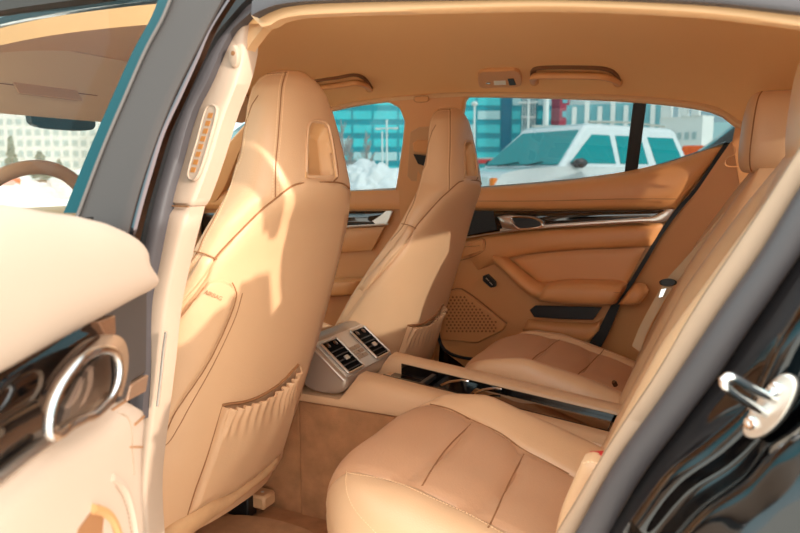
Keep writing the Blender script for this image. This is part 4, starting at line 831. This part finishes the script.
# ================================================================== OUTSIDE THE FAR WINDOWS
def place(o, ang):
    R = Matrix.Rotation(ang, 3, 'Z'); o = Vector(o); return lambda v: o+R@Vector(v)
def suv(origin, ang, label, paint, sc=1.0, small=False):
    global XF
    R = Matrix.Rotation(ang, 3, 'Z'); og = Vector(origin); XF = lambda v: og+R@(Vector(v)*sc)
    t = thing('car', label, 'car', (0, 0, 0))
    def prism2(prof, y): return [[Vector((a, s*w, b)) for a, b in prof] for s, w in ((-1, y-.05), (-1, y-.01), (-1, y), (1, y), (1, y-.01), (1, y-.05))]
    low = spl([(-2.36, .42), (-2.42, .8), (-2.40, 1.12), (-1.2, 1.16), (0, 1.16), (.95, 1.17), (1.6, 1.14), (2.2, 1.07), (2.38, .95), (2.42, .6), (2.36, .40), (0, .36)], 60, True)
    rings = []
    for s, w, k in ((-1, .95, .985), (-1, .955, 1), (0, .955, 1), (1, .955, 1), (1, .95, .985)):
        y = s*w; rings.append([Vector((a*k, y, .8+(b-.8)*k)) for a, b in low])
    MB().loft(rings).out('body', paint, t, ang=40)
    base = [(-2.34, -.90), (-2.34, .90), (1.05, .90), (1.05, -.90)]; top = [(-2.10, -.70), (-2.10, .70), (.28, .70), (.28, -.70)]
    cab = []
    for z, f in ((1.10, 0), (1.16, .03), (1.76, .93), (1.82, 1.0), (1.86, 1.06)):
        f2 = min(f, 1)
        rg = [Vector((a+(c-a)*f2, b+(d-b)*f2, z)) for (a, b), (c, d) in zip(base, top)]
        if f > 1: cxy = sum(rg, Vector())/4; rg = [Vector((cxy.x+(p.x-cxy.x)*.9, p.y*.9, p.z)) for p in rg]
        cab.append(rg)
    bev(MB().loft(cab).out('cabin', paint, t, smooth=False), .05, 3, 30)
    def side(x, s, f, out=.012): y = .90+(.70-.90)*f; return Vector((x, s*(y+out), 1.16+.6*f))
    def xr(f, x0, x1): return x0+(x1-x0)*f
    for s in (-1, 1):
        for nm, a0, a1, b0, b1 in (('side_window', .80, .16, -.28, -.28), ('side_window', -.40, -.40, -1.12, -1.08), ('quarter_window', -1.34, -1.24, -2.14, -1.98)):
            q = [side(a0, s, .10), side(a1, s, .88), side(b1, s, .88), side(b0, s, .10)]
            bev(MB().prism(q, (0, -s*.02, 0)).out(nm, CARGLASS, t, smooth=False), .008)
        mm = MB().loft([[Vector((.72+.09*cos(a)*k, s*(1.0+d), 1.22+.075*sin(a)*k)) for a in [2*pi*i/16 for i in range(16)]] for d, k in ((-.10, .5), (-.05, .95), (.06, 1), (.11, .6))]); mm.out('mirror', DCHROME, t)
        for x in (.05, -1.0): MB().tube([Vector((x-.1, s*.965, 1.02)), Vector((x, s*.985, 1.02)), Vector((x+.1, s*.965, 1.02))], .018, 8).out('door_handle', SATIN, t)
        for x in (1.50, -1.45):
            w = MB().lathe((x, s*.78, .38), (0, s, 0), [(.18, 0), (.38, .0), (.39, .05), (.39, .16), (.35, .20), (.26, .20), (.24, .16)], 28).out('wheel', TYRE, t)
            MB().lathe((x, s*.78, .38), (0, s, 0), [(.24, .165), (.20, .19), (.06, .185), (.0005, .19)], 20).out('hub_cap', SATIN, w)
        bev(MB().box((2.40, s*.70, .93), (.05, .32, .18)).out('headlamp', mat('headlamp', (214, 224, 226), .15) if 'headlamp' not in bpy.data.materials else bpy.data.materials['headlamp'], t), .02)
        bev(MB().box((2.37, s*.90, .93), (.09, .09, .14)).out('indicator', mat('amber', (240, 130, 40), .3) if 'amber' not in bpy.data.materials else bpy.data.materials['amber'], t), .02)
        MB().tube([Vector((-1.9, s*.62, 1.89)), Vector((-.9, s*.63, 1.92)), Vector((.1, s*.62, 1.89))], .02, 8).out('roof_rail', SATIN, t)
        bev(MB().box((-2.38, s*.82, 1.0), (.06, .14, .4)).out('tail_lamp', RED, t), .02)
    def ws(u, f): xx = 1.05+(.28-1.05)*f; y = (.90+(.70-.90)*f); return Vector((xx+.014, u*(y-.07), 1.16+.62*f+.012))
    bev(MB().prism([ws(-1, .06), ws(1, .06), ws(1, .95), ws(-1, .95)], (-.02, 0, -.015)).out('windscreen', CARGLASS, t, smooth=False), .01)
    for u in (-.45, .2): MB().tube([Vector((1.07, u, 1.19)), ws(u+.42, .10)+Vector((.012, 0, .01))], .010, 6).out('wiper', BLACK, t)
    bev(MB().prism([Vector((-2.335, -.75, 1.25)), Vector((-2.335, .75, 1.25)), Vector((-2.15, .62, 1.72)), Vector((-2.15, -.62, 1.72))], (-.02, 0, 0)).out('rear_window', CARGLASS, t, smooth=False), .01)
    g = MB()
    for k in range(4): g.box((2.42, 0, .82+.055*k), (.03, .98, .025))
    g.box((2.40, 0, .90), (.02, 1.0, .24)); g.out('grille', BLACK, t)
    bev(MB().box((2.42, 0, .55), (.12, 1.84, .26)).out('bumper', paint, t), .04)
    XF = None
    return t
c_ = gpt(518.5, 11.3); an = math.atan2(-.79, -.61)+radians(7)
fwd = Vector((cos(an), sin(an), 0))
suv(c_-fwd*1.0+Vector((0, 0, -.02)), an, 'white off-road car parked outside the far rear window', WHITE)
suv(gpt(752, 8.8), pi+.1, 'dark car with slanted windscreen at the right end of the far rear window', PAINT, .92)
suv(gpt(472, 27), pi, 'small red car far behind the bonnet of the white car', mat('red_paint', (196, 40, 44), .3, coat=.5), .86)
ob = thing('barrier', 'orange plastic barrier between the parked cars', 'barrier', gpt(688, 15))
p = gpt(689, 15); bev(MB().prism([p+Vector((-.35, 0, 0)), p+Vector((.35, 0, 0)), p+Vector((.22, 0, 1.65)), p+Vector((-.22, 0, 1.65))], (0, .2, 0)).out('body', mat('orange_plastic', (236, 96, 34), .5), ob, smooth=False), .04); bev(MB().box(p+Vector((0, .1, .06)), (1.0, .5, .12)).out('foot', BLACK, ob), .02)
# snow heaps
from mathutils import noise
def heap(px, dist, w, h, label, seed, dp=None):
    o = gpt(px, dist); R = []; dp = dp or w*.8; off = Vector((seed*3.1, seed*1.7, 0))
    for i in range(46):
        f = i/45; row = []
        for k in range(90):
            a = 2*pi*k/90; r_ = max(0, 1-f**1.25)**.62
            p = Vector((cos(a)*w*.5*r_, sin(a)*dp*.5*r_, h*f))
            d = noise.fractal(p*2.3+off, 1, 2, 5)*.16*h+abs(noise.noise(p*5+off))*.10*h
            p += Vector((cos(a)*r_, sin(a)*r_, .8*f)).normalized()*d*min(1, .25+f*2)*(1 if i < 45 else .0)
            p.z = max(-.02, p.z*(.93)); row.append(o+p)
        R.append(row)
    ob = MB().loft(R).out('snow_heap', SNOW, None, ang=80); return tag(ob, label, 'snow heap', 'snow heaps along the far edge of the car park')
heap(374, 14, 2.0, 1.42, 'tall ploughed heap of white snow outside the far front window', 3, 2.4)
heap(336, 19, 2.2, 1.12, 'low heap of snow left of the tall heap, half behind the near seat', 5)
heap(216, 17, 2.4, 1.15, 'small snow heap seen below the far windscreen pillar', 8)
heap(14, 24, 3.6, 1.2, 'broad low bank of snow seen through the windscreen beyond the steering wheel', 9)
heap(78, 33, 4, 1.3, 'bank of snow seen through the windscreen beside the window edge', 11)
# buildings
T_WALL = mat('teal_spandrel', (16, 150, 166), .3, var=.1, vscale=.2); T_GLASS = mat('teal_glazing', (70, 205, 214), .25, var=.12, vscale=.12); T_DARK = mat('deep_teal_glazing', (10, 112, 140), .25)
B_WHITE = mat('white_render', (232, 232, 230), .7, var=.04, vscale=.3); B_GREY = mat('grey_teal_cladding', (118, 182, 192), .6, var=.06, vscale=.2); B_RED = mat('red_cladding', (176, 62, 84), .6); B_WIN = mat('grey_window', (168, 190, 192), .3); B_PALE = mat('pale_teal_cladding', (186, 220, 224), .6)
def facade(p0, p1, h, depth, M, name, label, zb=0):
    t = thing(name, label, 'building', (p0+p1)/2); d = (p1-p0); d.z = 0; ux = d.normalized(); nn = Vector((ux.y, -ux.x, 0))
    if nn.y > 0: nn = -nn
    MB().prism([p0+ZZ*zb, p1+ZZ*zb, p1+ZZ*h, p0+ZZ*h], -nn*depth).out('wall', M, t, smooth=False)
    return t, ux, nn, d.length
def win(t, p0, ux, nn, a0, a1, z0, z1, M, name='window', out=.15):
    MB().prism([p0+ux*a0+ZZ*z0, p0+ux*a1+ZZ*z0, p0+ux*a1+ZZ*z1, p0+ux*a0+ZZ*z1], nn*out).out(name, M, t, smooth=False)
p0, p1 = gpt(285, 150), gpt(556, 150)
t, ux, nn, L = facade(p0, p1, 36, 20, T_WALL, 'office_building', 'tall teal glass office block outside the far windows')
def colx(px): q = gpt(px, 150); return (q-p0).dot(ux)
cols = [(285, 303), (305, 331), (333, 352), (354, 372), (374, 397), (399, 440), (442, 474), (476, 498), (510, 518), (535, 556)]
for k in range(12):
    z = 1.2+k*2.9
    for a, b in cols: win(t, p0, ux, nn, colx(a), colx(b), z, z+1.75, T_GLASS if (k+a) % 5 else B_PALE, 'glazing')
win(t, p0, ux, nn, colx(499), colx(509), 0, 36, T_DARK, 'stair_glazing', .3)
for k in range(6): win(t, p0, ux, nn, colx(519.5+k*2.4), colx(520.3+k*2.4), 4, 30, B_WHITE, 'mullion', .5)
for k in range(9): win(t, p0, ux, nn, colx(519), colx(533), 4+k*3, 4.5+k*3, B_WHITE, 'transom', .4)
p0, p1 = gpt(556.5, 140), gpt(566, 140)
t, ux, nn, L = facade(p0, p1, 24, 8, B_RED, 'stair_tower', 'narrow red clad tower right of the teal office block')
for k in range(7): win(t, p0, ux, nn, .5, L-.4, 4+k*2.8, 5.2+k*2.8, B_GREY)
p0, p1 = gpt(563, 118), gpt(668, 112)
t, ux, nn, L = facade(p0, p1, 12.6, 14, B_GREY, 'warehouse', 'low grey teal clad building with upright fins behind the white car')
for k in range(9): win(t, p0, ux, nn, 1+k*2.05, 1.7+k*2.05, 8.5, 12.2+.9*(k % 2), B_WHITE, 'fin', .6)
for k in range(8): win(t, p0, ux, nn, 1.9+k*2.1, 2.6+k*2.1, 3, 7.5, B_PALE)
p0, p1 = gpt(566, 175), gpt(640, 165)
t, ux, nn, L = facade(p0, p1, 21.5, 14, B_WHITE, 'apartment_block', 'white block rising above the grey teal building')
for k in range(8): win(t, p0, ux, nn, 1+k*2.4, 2.2+k*2.4, 16.5, 18, B_WIN)
p0, p1 = gpt(655, 82), gpt(697, 78)
t, ux, nn, L = facade(p0, p1, 7.6, 2.5, B_WHITE, 'apartment_block', 'white low building right of the black window bar')
win(t, p0, ux, nn, .3, 1.6, 7.6, 9.2, B_WHITE, 'parapet', .4); win(t, p0, ux, nn, 2.6, 3.6, 7.6, 8.6, B_WHITE, 'parapet', .4); win(t, p0, ux, nn, 4.0, 4.9, 7.6, 9.0, B_WHITE, 'parapet', .4)
for k in range(5):
    for j in range(2): win(t, p0, ux, nn, .5+k*.9, .9+k*.9, 3.2+j*1.8, 4.0+j*1.8, B_WIN)
p0, p1 = gpt(697, 95), gpt(790, 88)
t, ux, nn, L = facade(p0, p1, 8.0, 10, B_PALE, 'warehouse', 'pale teal building at the far right behind the dark car')
for k in range(5): win(t, p0, ux, nn, .5+k*2, 1.6+k*2, 4, 5.5, B_WHITE)
p0, p1 = gpt(-70, 200), gpt(102, 200)
t, ux, nn, L = facade(p0, p1, 18.5, 14, B_WHITE, 'apartment_block', 'long white apartment block seen through the near front window and windscreen')
for k in range(5):
    for j in range(19): win(t, p0, ux, nn, 1+j*2.6, 2.5+j*2.6, 3.2+k*3, 4.9+k*3, B_WIN)
p0, p1 = gpt(140, 120), gpt(262, 120)
t, ux, nn, L = facade(p0, p1, 8.5, 14, B_PALE, 'warehouse', 'pale low building seen through the windscreen left of the near headrest')
for k in range(8): win(t, p0, ux, nn, 1+k*2.6, 2.6+k*2.6, 3, 5, T_GLASS)
# lamp posts
def post(px, dist, h, label, kind, r=.07):
    o = gpt(px, dist); t = thing('street_lamp', label, 'street lamp', o)
    MB().tube([o, o+ZZ*h*.5, o+ZZ*h], [r, r*.8, r*.6], 10).out('pole', STEEL, t)
    if kind == 'cross':
        MB().tube([o+Vector((-.34, 0, h-.3)), o+Vector((.34, 0, h-.3))], .025, 8).out('arm', STEEL, t)
        for s in (-.34, .34): bev(MB().box(o+Vector((s, -.03, h-.31)), (.16, .14, .07)).out('lamp_head', STEEL, t), .03)
    elif kind == 'ball': MB().lathe(o+ZZ*(h-.05), (0, 0, 1), [(.05, 0), (.11, .03), (.13, .08), (.08, .15), (.001, .17)], 14).out('lamp_head', STEEL, t)
    else: MB().lathe(o+ZZ*h, (0, 0, 1), [(r*.62, 0), (r*.7, .05), (.001, .12)], 10).out('cap', STEEL, t)
post(387, 24, 2.9, 'pale street lamp with a cross arm outside the far front window', 'cross', .05)
post(382.5, 23, 2.35, 'shorter pale post beside the cross-armed street lamp', 'plain', .045)
post(473, 26, 3.6, 'single pale street lamp with round head left of the white car', 'ball', .06)
post(525.5, 30, 4.4, 'pale street lamp with a cross arm behind the white car roof', 'cross', .07)
post(543, 26, 7.5, 'thick white mast behind the roof of the white car', 'plain', .13)
# bare trees and bushes
BARK = mat('bare_bark', (168, 160, 158), .9); FIR = mat('fir', (92, 112, 104), .9, var=.3, vscale=3)
def bare_tree(px, dist, h, label, seed):
    rnd = random.Random(seed); o = gpt(px, dist); t = thing('bare_tree', label, 'tree', o); br = MB()
    MB().tube([o, o+Vector((.05, 0, h*.5)), o+Vector((-.03, 0, h))], [.06, .04, .012], 7).out('trunk', BARK, t)
    for k in range(26):
        z = h*(.25+.7*k/26); a = rnd.uniform(0, 6.28); l = (1-k/32)*h*.28; p = o+ZZ*z; q = p+Vector((cos(a)*l*.6, sin(a)*l*.6, l*.8)); br.tube([p, p.lerp(q, .5)+Vector((cos(a)*.05, 0, -.04)), q], [.022, .014, .004], 5)
        for j in range(3): s = p.lerp(q, .35+.2*j); b = a+rnd.uniform(-1, 1); br.tube([s, s+Vector((cos(b)*l*.3, sin(b)*l*.3, l*.35))], [.01, .003], 4)
    br.out('branches', BARK, t)
bare_tree(343, 16.3, 2.3, 'bare young tree left of the snow heap, close to the near headrest', 1)
bare_tree(350, 21, 2.2, 'shorter bare young tree just behind the snow heap', 2)
bare_tree(367, 22, 2.4, 'bare young tree rising behind the middle of the snow heap', 4)
def bush(px, dist, h, w, label, seed):
    rnd = random.Random(seed); o = gpt(px, dist); t = thing('fir_tree', label, 'tree', o); mbs = MB()
    for k in range(90):
        z = h*(.08+.9*rnd.random()); rr = w*.5*(1-z/h)**.8; a = rnd.uniform(0, 6.28); p = o+ZZ*z; q = p+Vector((cos(a)*rr, sin(a)*rr, -.12*rr)); mbs.tube([p, p.lerp(q, .6), q], [.05*h/3, .16*h/3, .03], 6, flat=.6)
    mbs.out('needles', FIR, t); MB().tube([o, o+ZZ*h], [.12, .03], 7).out('trunk', BARK, t)
bush(16, 40, 3.2, 1.6, 'dark slim fir at the left edge of the view through the windscreen', 21)
bush(44, 46, 2.6, 3.2, 'broad dark bush seen through the windscreen in front of the white block', 22)
bush(62, 50, 2.2, 2.6, 'smaller bush right of the broad bush seen through the windscreen', 23)
of = thing('barrier', 'low orange barrier on the snow seen through the steering wheel', 'barrier', gpt(4, 13))
a, b = gpt(-20, 13), gpt(19, 13); bev(MB().prism([a+ZZ*.82, b+ZZ*.82, b+ZZ*.97, a+ZZ*.97], (0, .1, 0)).out('board', bpy.data.materials['orange_plastic'], of, smooth=False), .02)
for q in (a, b): MB().tube([q, q+ZZ*.85], .04, 8).out('leg', STEEL, of)

for o in bpy.data.objects:
    if o.parent is None and 'category' in o.keys() and 'group' not in o.keys():
        g = {'front_seat': 'front seats', 'rear_seat': 'rear seats', 'grab_handle': 'grab handles on the headliner', 'street_lamp': 'street lamps in the car park', 'bare_tree': 'bare young trees by the snow heap', 'fir_tree': 'trees beyond the windscreen', 'sun_visor': 'sun visors', 'car': 'cars parked outside', 'car_door': 'doors of the car'}.get(o.name.split('.')[0])
        if g: o['group'] = g
